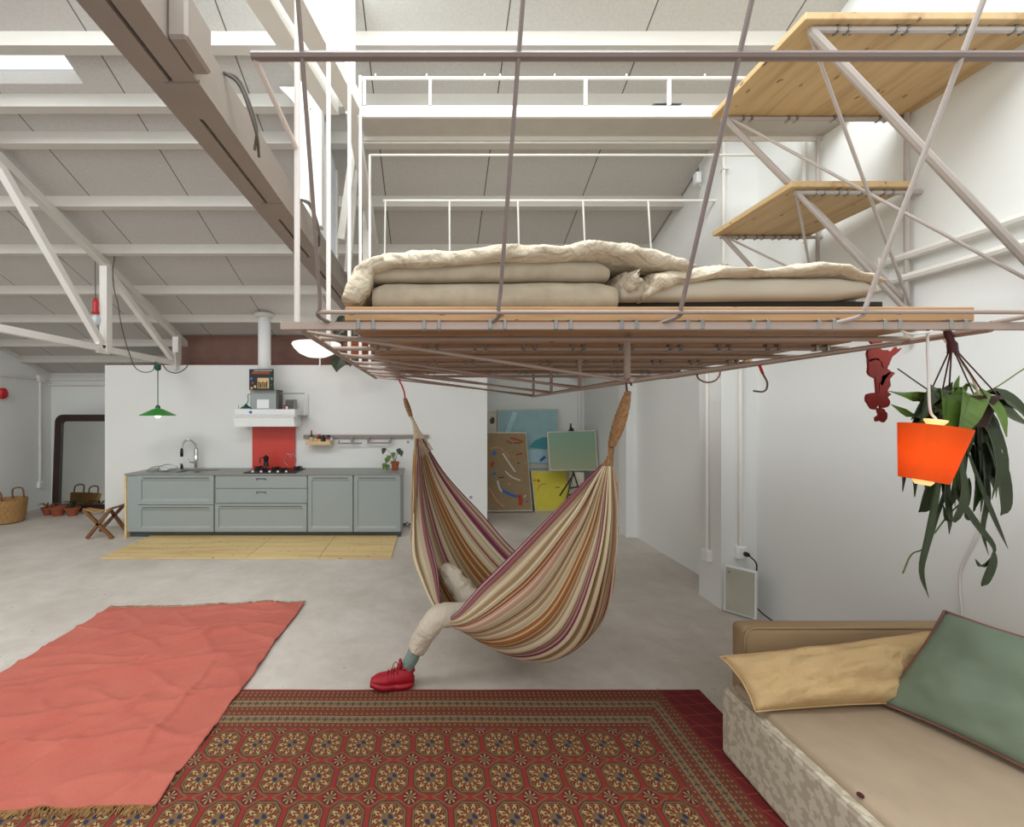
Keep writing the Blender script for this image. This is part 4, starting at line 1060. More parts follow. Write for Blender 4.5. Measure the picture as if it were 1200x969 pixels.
# poster on the flue
t = thing('poster', 'small dark poster with a pale photo, standing on the hood duct', 'poster', (hx(306, 6.33), 6.32, hz(456.5, 6.32)))
PX = lambda u: (292 + 28.5 * u - CX) / F * 6.32
PZz = lambda v: H - (432.5 + 24.5 * v - CY) / F * 6.32
obj('board', B(PX(0), PX(1), 6.32, 6.335, PZz(1), PZz(0)), 'black', t)
def pp(name, u0, u1, v0, v1, m): obj(name, B(PX(u0), PX(u1), 6.314, 6.32, PZz(v1), PZz(v0)), m, t)
pp('title_band', .12, .85, .12, .24, 'terra'); pp('title_band', .2, .95, .05, .1, 'steel'); pp('photo', .35, .82, .42, .92, 'label')
for k in range(5): pp('figure', .38 + k * .08, .43 + k * .08, .6 + .04 * (k % 2), .9, 'p_red' if k % 2 else 'shirt')
for u0, v0, m in ((.05, .4, 'p_cobalt'), (.1, .6, 'brownboard'), (.88, .4, 'p_teal'), (.06, .85, 'p_pink'), (.86, .7, 'green_dark'), (.2, .78, 'label')): pp('patch', u0, u0 + .09, v0, v0 + .12, m)
# shelf frame with speaker
t = thing('wire_shelf', 'thin white metal shelf frame right of the hood', 'shelf', (hx(340, 6.55), 6.55, hz(488, 6.55)))
q0, q1, zt, zb = hx(323, 6.5), hx(357, 6.5), hz(461, 6.5), hz(487, 6.5)
obj('top_bar', TB([(q0, 6.5, zt), (q1, 6.5, zt)], .008), 'worktop', t); obj('side_bar', TB([(q1, 6.5, zt), (q1, 6.5, zb)], .006), 'paint', t); obj('side_bar', TB([(q1, 6.68, zt), (q1, 6.68, zb)], .006), 'paint', t)
obj('shelf_board', B(hx(345.5, 6.5), q1, 6.45, 6.69, zb - .01, zb + .006), 'worktop', t)
t = thing('small_speaker', 'small dark grey speaker box on top of the hood', 'speaker', (hx(341, 6.5), 6.5, hz(479)))
obj('cabinet', B(hx(335, 6.5), hx(346, 6.5), 6.46, 6.6, hz(479.4), hz(468, 6.5), bev=.006), 'worktop', t); obj('grille', B(hx(336, 6.5), hx(345, 6.5), 6.452, 6.46, hz(478), hz(469, 6.5)), 'wire', t)
tag(obj('cereal_box', B(hx(324, 6.5), hx(328.5, 6.5), 6.42, 6.6, hz(479.4), hz(457, 6.5), bev=.003), 'wire'), 'narrow dark grey box standing beside the hood duct', 'box')
for k, (m, l, px) in enumerate((('redplastic', 'tiny red jar on top of the hood, next to the dark box', 330.5), ('white', 'tiny white jar on top of the hood, beside the small speaker', 333))):
    t = thing('spice_jar', l, 'jar', (hx(px), 6.4, hz(479.4))); obj('jar', LT([(.015, 0), (.018, .03), (.014, .045)], (hx(px), 6.42, hz(479.4)), 12), m, t); obj('lid', LT([(.015, .045), (.015, .06)], (hx(px), 6.42, hz(479.4)), 12), 'black', t)
t = thing('desk_lamp', 'small dark green clip lamp on the left end of the hood', 'lamp', (hx(284), 6.4, hz(479.4)))
obj('shade', LT([(.09, 0), (.06, .025), (.02, .05), (.015, .07)], (hx(285), 6.4, hz(479.4) + .01), 20), 'green_dark', t, smooth=True)
obj('arm', TB(cr([(hx(285), 6.4, hz(474)), (hx(287.5), 6.4, hz(469)), (hx(287), 6.4, hz(463)), (hx(290), 6.4, hz(461.5)), (hx(293), 6.42, hz(462))], 5), .005), 'black', t)
obj('clip', TB([(hx(276), 6.4, hz(479)), (hx(276), 6.4, hz(475.5)), (hx(277), 6.4, hz(475.5))], .006), 'steel', t)
# wall rail
RY = 6.66
def rx(px, Y=RY): return (px - CX) / F * Y
def rz(py, Y=RY): return H - (py - CY) / F * Y
t = thing('wall_rail', 'long grey-brown utensil rail on the kitchen wall', 'rail', (rx(430), RY, rz(514)))
obj('rail', B(rx(355.5), rx(502.5), 6.655, 6.69, rz(513.5), rz(509.5), bev=.003), 'taupe', t)
obj('hook_bar', TB([(rx(399), 6.6, rz(516)), (rx(397), 6.6, rz(519)), (rx(424), 6.6, rz(519)), (rx(424), 6.6, rz(518))], .012), 'taupe', t)
obj('hook_stem', B(rx(412), rx(414.5), 6.6, 6.66, rz(519), rz(512)), 'taupe', t)
for a in (431, 456): obj('hook_stem', B(rx(a), rx(a + 2.5), 6.6, 6.66, rz(519), rz(512)), 'taupe', t)
obj('hook_bar', TB([(rx(431), 6.6, rz(518.5)), (rx(458), 6.6, rz(518.5))], .012), 'taupe', t)
t = thing('spice_shelf', 'small white tray shelf of bottles hanging on the wall rail', 'shelf', (rx(376), 6.58, rz(520)))
bm = B(rx(361.5), rx(391), 6.5, 6.65, rz(520.5), rz(519)); box(bm, rx(361.5), rx(391), 6.5, 6.506, rz(519), rz(516.5)); box(bm, rx(390), rx(391), 6.5, 6.65, rz(519), rz(515))
obj('tray', bm, 'label', t)
for k, (px, h, r, m, cap, l) in enumerate(((365, .19, .028, 'brownbottle', 'redplastic', 'tall brown sauce bottle with red cap on the spice shelf'), (370, .07, .026, 'label', 'white', 'short cream jar beside the tall brown bottle on the spice shelf'), (374, .13, .03, 'brownbottle', 'redplastic', 'dark jar with red lid, third on the spice shelf'),
        (379, .12, .025, 'black', 'black', 'black jar in the middle of the spice shelf'), (384.5, .12, .032, 'purple', 'black', 'purple jar with dark lid on the spice shelf'), (388.5, .08, .02, 'p_sky', 'white', 'pale little jar at the right end of the spice shelf'))):
    x = rx(px, 6.58); zz = rz(519) + .002
    t = thing('condiment_bottle', l, 'bottle', (x, 6.58, zz), None)
    prof = [(r, 0), (r, h * .55), (r * .45, h * .75), (r * .4, h * .9)] if h > .15 else [(r, 0), (r, h * .75), (r * .8, h * .85)]
    obj('glass', LT(prof, (x, 6.58, zz), 14), m, t, smooth=False); obj('cap', LT([(prof[-1][0] * 1.1, prof[-1][1]), (prof[-1][0] * 1.1, h * 1.05)], (x, 6.58, zz), 14), cap, t)
    if k in (0, 2, 4): obj('label_band', LT([(r * 1.02, h * .12), (r * 1.02, h * .5)], (x, 6.58, zz), 14), 'label', t)
# small potted plant on worktop
x = kx(460.5) ; 
t = thing('potted_plant', 'small leafy plant in a square terracotta pot on the worktop', 'plant', (x, 6.4, WT))
x = (463 - CX) / F * 6.4
bm = LT([(.045, 0), (.06, .11), (.066, .11), (.066, .13), (.055, .13)], (x, 6.4, WT), 20); obj('pot', bm, 'terra', t, smooth=False)
for k, (dx, dz, l) in enumerate(((-.1, .06, 1), (-.13, -.02, 1), (-.07, .1, 1), (-.14, .2, 0), (.05, .2, 0), (.08, .17, 0), (-.02, .14, 1), (-.09, -.04, 1))):
    s = Vector((x, 6.4, WT + .13)); e = s + Vector((dx, -.03 * (k % 3), dz))
    obj('stem', TB(cr([s, s.lerp(e, .5) + Vector((0, 0, .03)), e], 4), .003), 'stem', t)
    obj('leaf', thick(leaf(bmesh.new(), [e, e + Vector((dx * .2, -.02, -.03)), e + Vector((dx * .3, -.03, -.09))], .075, side=(1, 0, .3), prof=lambda u: max(.05, sin(pi * u ** .7)))), 'leaf2' if l else 'leaf', t)
# socket & pipe near floor right of counter
t = thing('wall_valve', 'small pipe with valve low on the wall right of the counter', 'valve', (rx(478), 6.68, rz(615)))
obj('pipe', TB([(rx(471), 6.66, rz(614)), (rx(486), 6.66, rz(614))], .014), 'wire', t); obj('valve', LT([(.03, 0), (.035, .03), (.02, .05)], (rx(477.5), 6.69, rz(614)), 14, axis=(0, -1, 0)), 'chrome', t)
for px, py, l in ((552, 583, 'white wall socket low on the kitchen wall near its right end'), (478, 518, 'white wall socket below the utensil rail beside the hammock')):
    t = thing('wall_socket', l, 'socket', (rx(px), 6.69, rz(py))); obj('plate', B(rx(px) - .04, rx(px) + .04, 6.685, 6.7, rz(py) - .04, rz(py) + .04, bev=.004), 'white', t); obj('insert', LT([(.025, 0), (.022, .004)], (rx(px), 6.685, rz(py)), 16, axis=(0, -1, 0)), 'cabinet', t)

# ------------------------------------------------------------------ green pendant, cable, bulb
gp = at(185, 487, 6.0)
t = thing('pendant_lamp', 'green enamel cone pendant lamp over the kitchen sink', 'lamp', (gp.x, 6.0, gp.z))
obj('lamp_shade', LT([(.225, 0), (.215, .012), (.07, .09), (.035, .10), (.03, .12)], gp, 36), 'green_enamel', t, smooth=False)
obj('cap', LT([(.035, .09), (.03, .13), (.012, .15)], gp, 18), 'green_dark', t)
obj('bulb', blob(bmesh.new(), gp + Vector((.0, 0, 0)), .035, .035, .035, 1, 0, 16, 10), 'bulb', t, smooth=True)
tz = at(185, 432, 6.0)
obj('cord', TB([gp + Vector((0, 0, .14)), tz], .006), 'green_dark', t)
obj('canopy', LT([(.01, -.03), (.035, -.02), (.045, .0), (.045, .05), (.01, .06)], tz, 6), 'green_dark', t)
obj('cable', TB(cr([tz + Vector((0, 0, .05)), at(182, 424, 6.05), at(179, 434, 6.0), at(168, 436, 5.9), at(158, 430, 5.8), at(152, 415, 5.6), at(147, 400, 5.5), at(142, 380, 5.4), at(138, 355, 5.35), at(134, 340, 5.32), at(132, 318, 5.3), at(134, 300, 5.28), at(128, 290, 5.2), at(118, 292, 5.2), at(111, 290, 5.18)], 6), .006), 'wire', t)
obj('cable', TB(cr([at(190, 426, 6.6), at(196, 434, 6.5), at(207, 437, 6.5), at(218, 431, 6.5), at(221, 421, 6.6), at(214, 419, 6.65)], 6), .008), 'wire', t)
bp = at(112, 352, 5.18)
t = thing('hanging_bulb', 'bare bulb in a red socket hanging from the left roof truss', 'lamp', (bp.x, 5.18, bp.z - .2))
obj('cord', TB([at(111, 291, 5.18), at(112, 348, 5.18)], .006), 'wire', t)
obj('socket', LT([(.035, -.16), (.042, -.15), (.03, -.12), (.03, -.02), (.015, .03)], bp, 16), 'redplastic', t, smooth=True)
obj('bulb', blob(bmesh.new(), bp + Vector((0, 0, -.24)), .042, .042, .065, 1, 0, 16, 12), 'glassbulb', t, smooth=True)

# round dome lamp and plant behind the platform corner
dp = at(371, 404, 6.4)
t = thing('dome_lamp', 'wide white glowing dome lamp above the kitchen wall', 'lamp', (dp.x, 6.4, dp.z - .2))
obj('lamp_shade', LT([(.03, -.19), (.14, -.18), (.25, -.13), (.33, -.05), (.36, .0), (.35, .02), (.05, .05)], dp, 40), mat('opal_glass', '#fbfbf8', .3, emit='#fffdf6', es=.9), t, smooth=True)
obj('cord', TB([dp + Vector((0, 0, .04)), Vector((dp.x, 6.4, roofz(6.4)))], .006), 'paint', t)
obj('finial', TB([dp + Vector((0.05, 0, -.19)), dp + Vector((.05, 0, -.33))], .012), 'white', t)
pp_ = at(418, 417, 6.2)
t = thing('trailing_plant', 'trailing green plant in a terracotta pot seen through the platform bars', 'plant', (pp_.x, 6.2, pp_.z))
obj('pot', LT([(.12, 0), (.19, .14), (.2, .14), (.2, .17), (.17, .17)], pp_, 24), 'terra', t)
obj('hanger', TB([pp_ + Vector((0, 0, .16)), Vector((-1.0, 6.2, 3.06))], .005), 'wire', t)
for k, (px, py, w) in enumerate(((395, 385, .16), (404, 398, .16), (396, 426, .2), (412, 420, .14), (399, 378, .12), (408, 392, .12))):
    e = at(px, py, 6.1)
    obj('leaf', thick(leaf(bmesh.new(), [e + Vector((.05, 0, .1)), e, e + Vector((-.02, 0, -.12))], w * 1.1, side=(1, 0, 0), prof=lambda u: max(.05, sin(pi * u ** .7)))), 'leaf', t)
    obj('stem', TB(cr([pp_ + Vector((0, 0, .17)), (pp_ + e) / 2 + Vector((0, 0, .15)), e + Vector((.05, 0, .1))], 4), .005), 'stem', t)

# ------------------------------------------------------------------ left corner
def frame_pt(px, py, Y): return at(px, py, Y)
t = thing('floor_mirror', 'large mirror in a dark rounded frame leaning on the back wall', 'mirror', (-6.2, 7.9, 0))
# mirror plane leaning: bottom Y 7.65, top Y 8.05
def mp(x, z, d=0): return Vector((x - .075 * z, 7.72 + .22 * z / 1.75 - d, z))
x0m, x1m, hm_ = -6.82, -5.5, 1.75
def rrect(x0, x1, z0, z1, r, n=6):
    out = []
    for cx_, cz_, a0 in ((x1 - r, z1 - r, 0), (x0 + r, z1 - r, 90), (x0 + r * .3, z0 + r * .3, 180), (x1 - r * .3, z0 + r * .3, 270)):
        rr = r if a0 < 180 else r * .3
        for k in range(n + 1): out.append((cx_ + rr * cos(R(a0 + 90 * k / n)), cz_ + rr * sin(R(a0 + 90 * k / n))))
    return out
o_, i2 = rrect(x0m, x1m, .01, hm_, .14), rrect(x0m + .12, x1m - .12, .13, hm_ - .12, .05)
bm = bmesh.new(); n_ = len(o_)
A = [bm.verts.new(mp(x, z, .05)) for x, z in o_]; Bv = [bm.verts.new(mp(x, z, .05)) for x, z in i2]; A2 = [bm.verts.new(mp(x, z, 0)) for x, z in o_]; B2 = [bm.verts.new(mp(x, z, 0)) for x, z in i2]
for k in range(n_):
    l = (k + 1) % n_
    bm.faces.new((A[k], A[l], Bv[l], Bv[k])); bm.faces.new((A2[k], B2[k], B2[l], A2[l])); bm.faces.new((A[k], A2[k], A2[l], A[l])); bm.faces.new((Bv[k], Bv[l], B2[l], B2[k]))
obj('frame', bm, 'darkframe', t)
obj('glass', prism(bmesh.new(), [mp(x, z, .02) for x, z in i2], (0, .008, 0)), 'mirror', t)
# basket
def basket(label, px, py_b, r, h, handles=True):
    c = at(px, py_b, 885 / (py_b - CY)); c.z = 0.0
    t = thing('straw_basket', label, 'basket', c)
    bm = LT([(r * .7, 0.0), (r * .9, .02), (r, h * .5), (r * 1.08, h), (r * 1.03, h), (r * .95, h * .5), (r * .8, .03)], c, 28); obj('body', bm, 'straw', t, smooth=False)
    for s in (-1, 1): obj('handle', TB(cr([c + Vector((-.1, s * r * .8, h * .95)), c + Vector((-.09, s * r * .8, h + .13)), c + Vector((.06, s * r * .8, h + .14)), c + Vector((.09, s * r * .8, h * .95))], 6), .012), 'brownwood', t)
basket('woven straw basket with two handles by the left wall', 9, 612, .23, .38)
# clay pots by mirror
for px, py, r, l, pl in ((57, 603, .1, 'small terracotta pot nearest the left wall by the mirror', 0), (68, 604, .12, 'terracotta bowl in front of the mirror foot', 0), (85, 604, .11, 'terracotta pot with a low plant before the mirror', 1)):
    c = at(px, py, 885 / (py - CY)); c.z = 0
    t = thing('clay_pot', l, 'pot', c); obj('pot', LT([(r * .6, 0), (r, r * 1.1), (r * 1.08, r * 1.1), (r * 1.08, r * 1.3), (r * .9, r * 1.3), (r * .85, r)], c, 20), 'terra', t)
    if pl or px == 57:
        for k in range(9):
            an = k * .7; d = Vector((cos(an), sin(an) * .5, 0)); s = c + Vector((0, 0, r * 1.2))
            obj('leaf', thick(leaf(bmesh.new(), [s, s + d * .12 + Vector((0, 0, .08)), s + d * .22 + Vector((0, 0, .04))], .03)), 'leaf' if pl else 'brownwood', t)
c = at(103, 601, 7.4); c.z = 0
# folding stool
SY = 6.15
def sp(px, py, Y=SY): return at(px, py, Y)
t = thing('folding_stool', 'folding wooden x-leg stool with a woven seat left of counter', 'stool', (sp(122, 635).x, 6.2, 0))
for (a, b, Y) in (((98, 597), (132, 635), 6.02), ((130, 596), (102, 635), 6.02), ((130, 598), (148, 628), 6.4), ((146, 591), (117, 628), 6.4)):
    p = at(a[0], a[1], Y); q_ = at(b[0], b[1], Y); q_.z = .012
    obj('leg', TB([p, q_], .019, square=True), 'brownwood', t)
obj('seat_bar', TB([at(98, 597, 6.0), at(106, 596, 6.45)], .016), 'brownwood', t); obj('seat_bar', TB([at(130, 596, 6.0), at(147, 591, 6.42)], .016), 'brownwood', t)
obj('stretcher', TB([at(128, 631, 6.0), at(147, 627, 6.4)], .012), 'brownwood', t)
bm = bmesh.new(); rows = []
for i in range(13):
    u = i / 12; pa = at(98, 597, 6.0).lerp(at(130, 596, 6.0), u); pb2 = at(106, 596, 6.45).lerp(at(147, 591, 6.42), u); sag = -.05 * sin(pi * u)
    rows.append([bm.verts.new(pa.lerp(pb2, v) + Vector((0, 0, sag + .015 + .01 * nz((u * 5, v * 5, 0), 1, 3)))) for v in (0, .25, .5, .75, 1)])
for a, b in zip(rows, rows[1:]):
    for k in range(4): bm.faces.new((a[k], a[k + 1], b[k + 1], b[k]))
obj('seat', thick(bm, .012), 'straw', t)
# left wall conduits
t = thing('wall_conduit', 'white conduit with junction box and socket on the left wall', 'conduit', (XL + .03, 8, .4))
obj('conduit', TB([(XL + .02, 4.5, 2.42), (XL + .02, 7.95, 2.42)], .02), 'paint', t)
obj('conduit', TB([(XL + .02, 7.95, 2.4), (XL + .02, 7.95, .5)], .02), 'paint', t)
obj('junction_box', B(XL, XL + .06, 7.88, 8.02, 2.36, 2.48, bev=.01), 'paint', t); obj('socket', B(XL, XL + .05, 7.9, 8.0, .38, .5, bev=.01), 'white', t)
t = thing('wall_conduit', 'pair of horizontal white pipes high on the back wall at left', 'conduit', (-6, 8.18, 2.3))
for z in (2.42, 2.32): obj('pipe', TB([(XL, 8.17, z), (-4.0, 8.17, z)], .02), 'paint', t)
rp = at(0, 461, 7.2)
tag(obj('red_knob', blob(bmesh.new(), (XL + .05, 7.22, rp.z), .06, .07, .09, 3, .1), 'redplastic', smooth=True), 'small red object on the left wall at the picture edge', 'hanging')

# ------------------------------------------------------------------ paintings
def canvas(name, label, pts, Y0, m, lean=.12, thickness=.03, edge='canvas'):
    """pts: TL TR BR BL px; stands at floor distance Y0, leaning back"""
    def pt(px, py, d=0):
        zlow = 0.
        Y = Y0
        for _ in range(4):
            z = H - (py - CY) / F * Y; Y = Y0 + lean * max(0, z)
        return at(px, py, Y - d)
    Q = [pt(*p) for p in pts]
    c = Q[2].lerp(Q[3], .5)
    t = thing(name, label, 'painting', c)
    obj('stretcher', prism(bmesh.new(), Q, (0, thickness, 0)), edge, t)
    ce = sum(Q, Vector()) / 4
    ins = [q_ + (ce - q_).normalized() * .025 + Vector((0, -.004, 0)) for q_ in Q]
    obj('painted_face', prism(bmesh.new(), ins, (0, .003, 0)), m, t)
    return t, pt
def stroke(t, pt, pts, w, m, d=.012):
    P = [pt(px, py, d) for px, py in pts]; bm = bmesh.new(); P = cr(P, 4) if len(P) > 2 else P
    a = []
    for i, p in enumerate(P):
        tg = (P[min(i + 1, len(P) - 1)] - P[max(i - 1, 0)]).normalized(); s = Vector((-tg.z, 0, tg.x)) * w / 2
        a.append((bm.verts.new(p - s), bm.verts.new(p + s)))
    for (b, c_), (d_, e_) in zip(a, a[1:]): bm.faces.new((b, c_, e_, d_))
    thick(bm, .003); obj('brush_stroke', bm, m, t)
t, pt = canvas('painting', 'tall pale blue canvas with a teal hill, behind the others', [(583, 480), (654, 479), (656, 552), (583, 552)], 7.86, 'p_blue')
stroke(t, pt, [(604, 483), (597, 500), (592, 515)], .09, 'p_sky')
def patch(t, pt, poly, m, d=.012): obj('colour_patch', prism(bmesh.new(), [pt(px, py, d) for px, py in poly], (0, .003, 0)), m, t)
patch(t, pt, [(620, 524), (627, 516), (637, 512), (652, 514), (652, 526), (636, 526)], 'p_teal'); patch(t, pt, [(606, 527), (652, 527), (652, 543), (606, 542)], 'p_sky', .013)
patch(t, pt, [(608, 543), (652, 545), (652, 549), (608, 549)], 'canvas', .014); stroke(t, pt, [(633, 540), (639, 535)], .05, 'p_cobalt', .018)
t, pt = canvas('painting', 'small white and black sketch peeking out behind the brown painting', [(571, 483), (582, 482), (582, 597), (571, 597)], 7.9, 'p_white')
patch(t, pt, [(574, 492), (577, 488), (580, 491), (579, 496), (575, 497)], 'black')
t, pt = canvas('painting', 'tall brown board painting with loose white, blue and red strokes', [(570, 506), (616.5, 506.5), (624, 599), (571, 599.5)], 7.6, 'kraft')
for pts, w, m in (([(574, 526), (584, 524), (592, 530), (596, 535)], .02, 'p_pink'), ([(589, 531), (597, 543), (604, 553)], .03, 'p_white'), ([(598, 513), (606, 515), (613, 518)], .03, 'p_red'), ([(592, 552), (600, 559), (610, 563)], .025, 'p_white'),
                  ([(583, 563), (585, 571), (588, 576)], .035, 'p_white'), ([(588, 574), (597, 579), (606, 582)], .05, 'p_cobalt'), ([(608, 580), (610, 585), (610, 592)], .07, 'p_red'), ([(573, 571), (582, 586), (591, 594)], .03, 'p_pink'),
                  ([(578, 533), (581, 529)], .06, 'p_cobalt'), ([(576, 547), (578, 541)], .05, 'p_red'), ([(605, 533), (612, 531)], .025, 'p_red'), ([(602, 519), (610, 519)], .012, 'dark'), ([(594, 516), (600, 520)], .02, 'brownwood'), ([(596, 566), (597, 568)], .045, 'p_pink'), ([(577, 556), (581, 554)], .04, 'p_cobalt'), ([(584, 560), (591, 559)], .015, 'dark'),
                  ([(607, 542), (608, 543)], .03, 'dark'), ([(615, 542), (616, 543)], .03, 'p_pink'), ([(614, 583), (616, 580)], .02, 'p_white'), ([(617, 588), (619, 587)], .03, 'p_cobalt')):
    stroke(t, pt, pts, w, m)
t, pt = canvas('painting', 'square yellow painting with two small orange dots, on the floor', [(622, 551.5), (664.5, 551), (669, 599), (627, 599.5)], 7.68, 'p_yellow')
stroke(t, pt, [(625.5, 562), (627, 563.5)], .02, 'p_red'); stroke(t, pt, [(630, 562), (632, 564.5)], .035, 'p_red'); stroke(t, pt, [(629, 575), (634, 568), (640, 567)], .008, 'straw'); stroke(t, pt, [(651, 571), (656, 571)], .02, 'straw')
m_, nt, b = base('green_gradient_paint', .8)
tc = nt.nodes.new('ShaderNodeTexCoord'); s_ = nt.nodes.new('ShaderNodeSeparateXYZ'); nt.links.new(tc.outputs['Generated'], s_.inputs[0])
nt.links.new(ramp(nt, s_.outputs[2], [(.1, lin('#9ba487')), (.6, lin('#8ba38a')), (.9, lin('#87a48f'))]), b.inputs['Base Color'])
t, pt = canvas('painting', 'wide sage green canvas clipped on top, resting on a small easel', [(641, 506), (698, 504), (701, 551), (644, 551.5)], 7.3, m_, lean=.1)
obj('clip', prism(bmesh.new(), [pt(666, 505, .02), pt(673, 505, .02), pt(672, 502, .02), pt(670, 501, .02), pt(669.5, 496, .02), pt(668.5, 496, .02), pt(668, 502, .02)], (0, .02, 0)), 'black', t)
t = thing('table_easel', 'small black folding easel stand below the green canvas', 'easel', (at(672, 590, 7.8).x, 7.75, 0))
for a, b in (((672, 552), (664, 585)), ((672, 553), (683, 588)), ((672, 556), (656, 581)), ((668, 572), (680, 570)), ((666, 580), (682, 578))):
    obj('leg', TB([at(a[0], a[1], 7.36), at(b[0], b[1], 7.24)], .012), 'black', t)
obj('stand_block', B(at(670, 590, 7.4).x, at(684, 590, 7.4).x, 7.37, 7.55, 0, at(670, 553, 7.3).z - .02, bev=.01), 'canvas', t)
t = thing('wall_conduit', 'thin white conduit in the far right corner by the paintings', 'conduit', (2.86, 8.15, 0)); obj('conduit', TB([(2.84, 8.15, 0), (2.84, 8.15, 2.4)], .025), 'paint', t); obj('clamp', B(2.8, 2.88, 8.14, 8.19, 1.2, 1.24), 'paint', t)

# ------------------------------------------------------------------ sofa
M['damask'] = damask_mat()
t = thing('sofa', 'beige upholstered daybed sofa against the right wall', 'sofa', (2.2, 1.2, 0))
obj('base', B(1.51, 2.9, -.2, 2.22, .012, .355, bev=.02, seg=3), 'damask', t)
obj('seat_cushion', (lambda b: b)(B(1.555, 2.63, -.15, 2.20, .33, .385, bev=.025, seg=4)), 'seat', t, smooth=True)
obj('piping', TB([(1.523, -.2, .348), (1.523, 1.0, .349), (1.523, 2.16, .35), (1.53, 2.20, .35), (1.56, 2.212, .35), (1.64, 2.213, .35)], .010), 'damask', t, smooth=True)
obj('arm', B(1.64, 2.9, 2.235, 2.34, .05, .645, bev=.03, seg=4), 'arm', t, smooth=True)
ring = [Vector((1.645, 2.236 + .003, .3)), Vector((1.645, 2.238, .6)), Vector((1.66, 2.238, .63)), Vector((1.69, 2.238, .645)), Vector((2.86, 2.238, .645))]
obj('piping', TB(ring, .006), 'arm', t, smooth=True)
obj('backrest', B(2.66, 2.9, -.2, 2.235, .05, .62, bev=.04, seg=4), 'arm', t, smooth=True)
obj('button', LT([(.011, 0), (.010, .006)], (1.56, 1.55, .382), 12), 'burgundy', t)
for x, y in ((1.6, 2.12), (2.8, 2.12), (1.6, -.1), (2.8, -.1)): obj('foot', B(x - .03, x + .03, y - .03, y + .03, 0.011, .03), 'brownwood', t)
t = thing('yellow_pillow', 'long ochre linen pillow against the sofa arm', 'pillow', (1.95, 2.1, .39))
bm, rim = cushion(bmesh.new(), [(1.45, 2.14, .55), (2.52, 2.15, .67), (2.28, 2.0, .415), (1.49, 1.96, .40)], .21, 44, 20, .018, 3, .03)
obj('cover', bm, 'yellow_cushion', t, smooth=True); obj('seam', TB(rim, .004, seg=6), 'yellow_cushion', t, smooth=True)
t = thing('green_pillow', 'sage green cushion with pink piping propped on the sofa', 'cushion', (2.3, 1.85, .39))
bm, rim = cushion(bmesh.new(), [(2.42, 2.01, .84), (2.60, 1.55, .84), (2.30, 1.57, .405), (2.12, 2.02, .405)], .15, 30, 30, .008, 8, .03)
obj('cover', bm, 'green_cushion', t, smooth=True); obj('piping', TB(rim, .006, seg=6), 'pink_trim', t, smooth=True)

# ------------------------------------------------------------------ things hanging at right
LY = 1.6
cp = at(1095, 500, LY)
ax = Vector((.17, -.03, 1)).normalized()
t = thing('pendant_lamp', 'glowing orange drum pendant lamp hanging from the platform rail', 'lamp', cp - Vector((0, 0, .3)))
prof = [(.066, -.205), (.096, 0.0)]
bm = LT(prof + [(.093, 0.0), (.063, -.205), (.066, -.205)], cp, 48, axis=ax, cap=False); 
tri = bmesh.new(); 
obj('lamp_shade', bm, 'shade', t, smooth=False)
obj('cap', LT([(.018, -.01), (.02, .004), (.03, .020), (.032, .026), (.0, .028)], cp + ax * .0, 24, axis=ax), 'shade_cap', t)
obj('inner_disc', LT([(.03, -.004), (.03, .0)], cp, 32, axis=ax), 'shade_cap', t)
obj('lower_disc', LT([(.02, -.222), (.028, -.21), (.028, -.204)], cp, 32, axis=ax), 'shade_cap', t)
obj('bulb', blob(bmesh.new(), cp - ax * .10, .03, .03, .045, 1, 0, 16, 10), 'bulb', t, smooth=True)
obj('cord', TB(cr([Vector((1.865, 1.6, PZ - .02)), at(1087, 400, LY), at(1088, 440, LY), at(1090, 480, LY), cp + ax * .03], 6), .004), 'cablew', t)
obj('cord', TB(cr([Vector((1.865, 1.6, PZ - .035)), Vector((1.85, 1.58, PZ - .045)), Vector((1.79, 1.59, PZ - .05)), Vector((1.76, 1.6, PZ - .036))], 6), .004), 'cablew', t)
pl_ = bpy.data.lights.new('lamp_glow', 'POINT'); pl_.energy = 1.8; pl_.color = (1, .62, .3); pl_.shadow_soft_size = .05
lo = bpy.data.objects.new('lamp_glow', pl_); lo.location = cp - ax * .10; COL.objects.link(lo)

# hanging plant
HYp = 1.72
top = Vector((2.10, 1.71, PZ - .018)); pot = at(1128, 500, 1.90)
t = thing('hanging_plant', 'large trailing strap-leaved plant hanging from a burgundy hook', 'plant', pot)
obj('hook', TB(cr([top + Vector((.03, 0, -.012)), top + Vector((.028, 0, .014)), top + Vector((-.01, 0, .024)), top + Vector((-.03, 0, .0)), top + Vector((-.012, 0, -.05)), top + Vector((-.008, 0, -.085))], 6), [.006] * 8 + [.008] * 8 + [.012] * 8 + [.016] * 6 + [.019], seg=10), 'burgundy', t, smooth=True)
hb = top + Vector((-.008, 0, -.08)); nr = .105
for k in range(6):
    an = k * pi / 3 + .3; e = pot + Vector((cos(an) * nr, sin(an) * nr, .12)); obj('hanger_string', TB([hb + Vector((cos(an) * .01, sin(an) * .01, 0)), e], .0028, seg=5), 'burgundy', t)
obj('pot', LT([(.07, 0), (.10, .12), (.108, .12), (.108, .135), (.09, .135)], pot, 24), 'pot_brown', t)
rt = pot + Vector((0, 0, .12))
random.seed(11)
def strap(pxs, w, m='leaf', Y=1.90, side=(1, .2, 0)):
    P = [at(px, py, Y + (dy * .7 if dy < 0 else dy)) for px, py, dy in pxs]
    obj('leaf', thick(leaf(bmesh.new(), P, w, side=side, fold=.3), .0016), m, t)
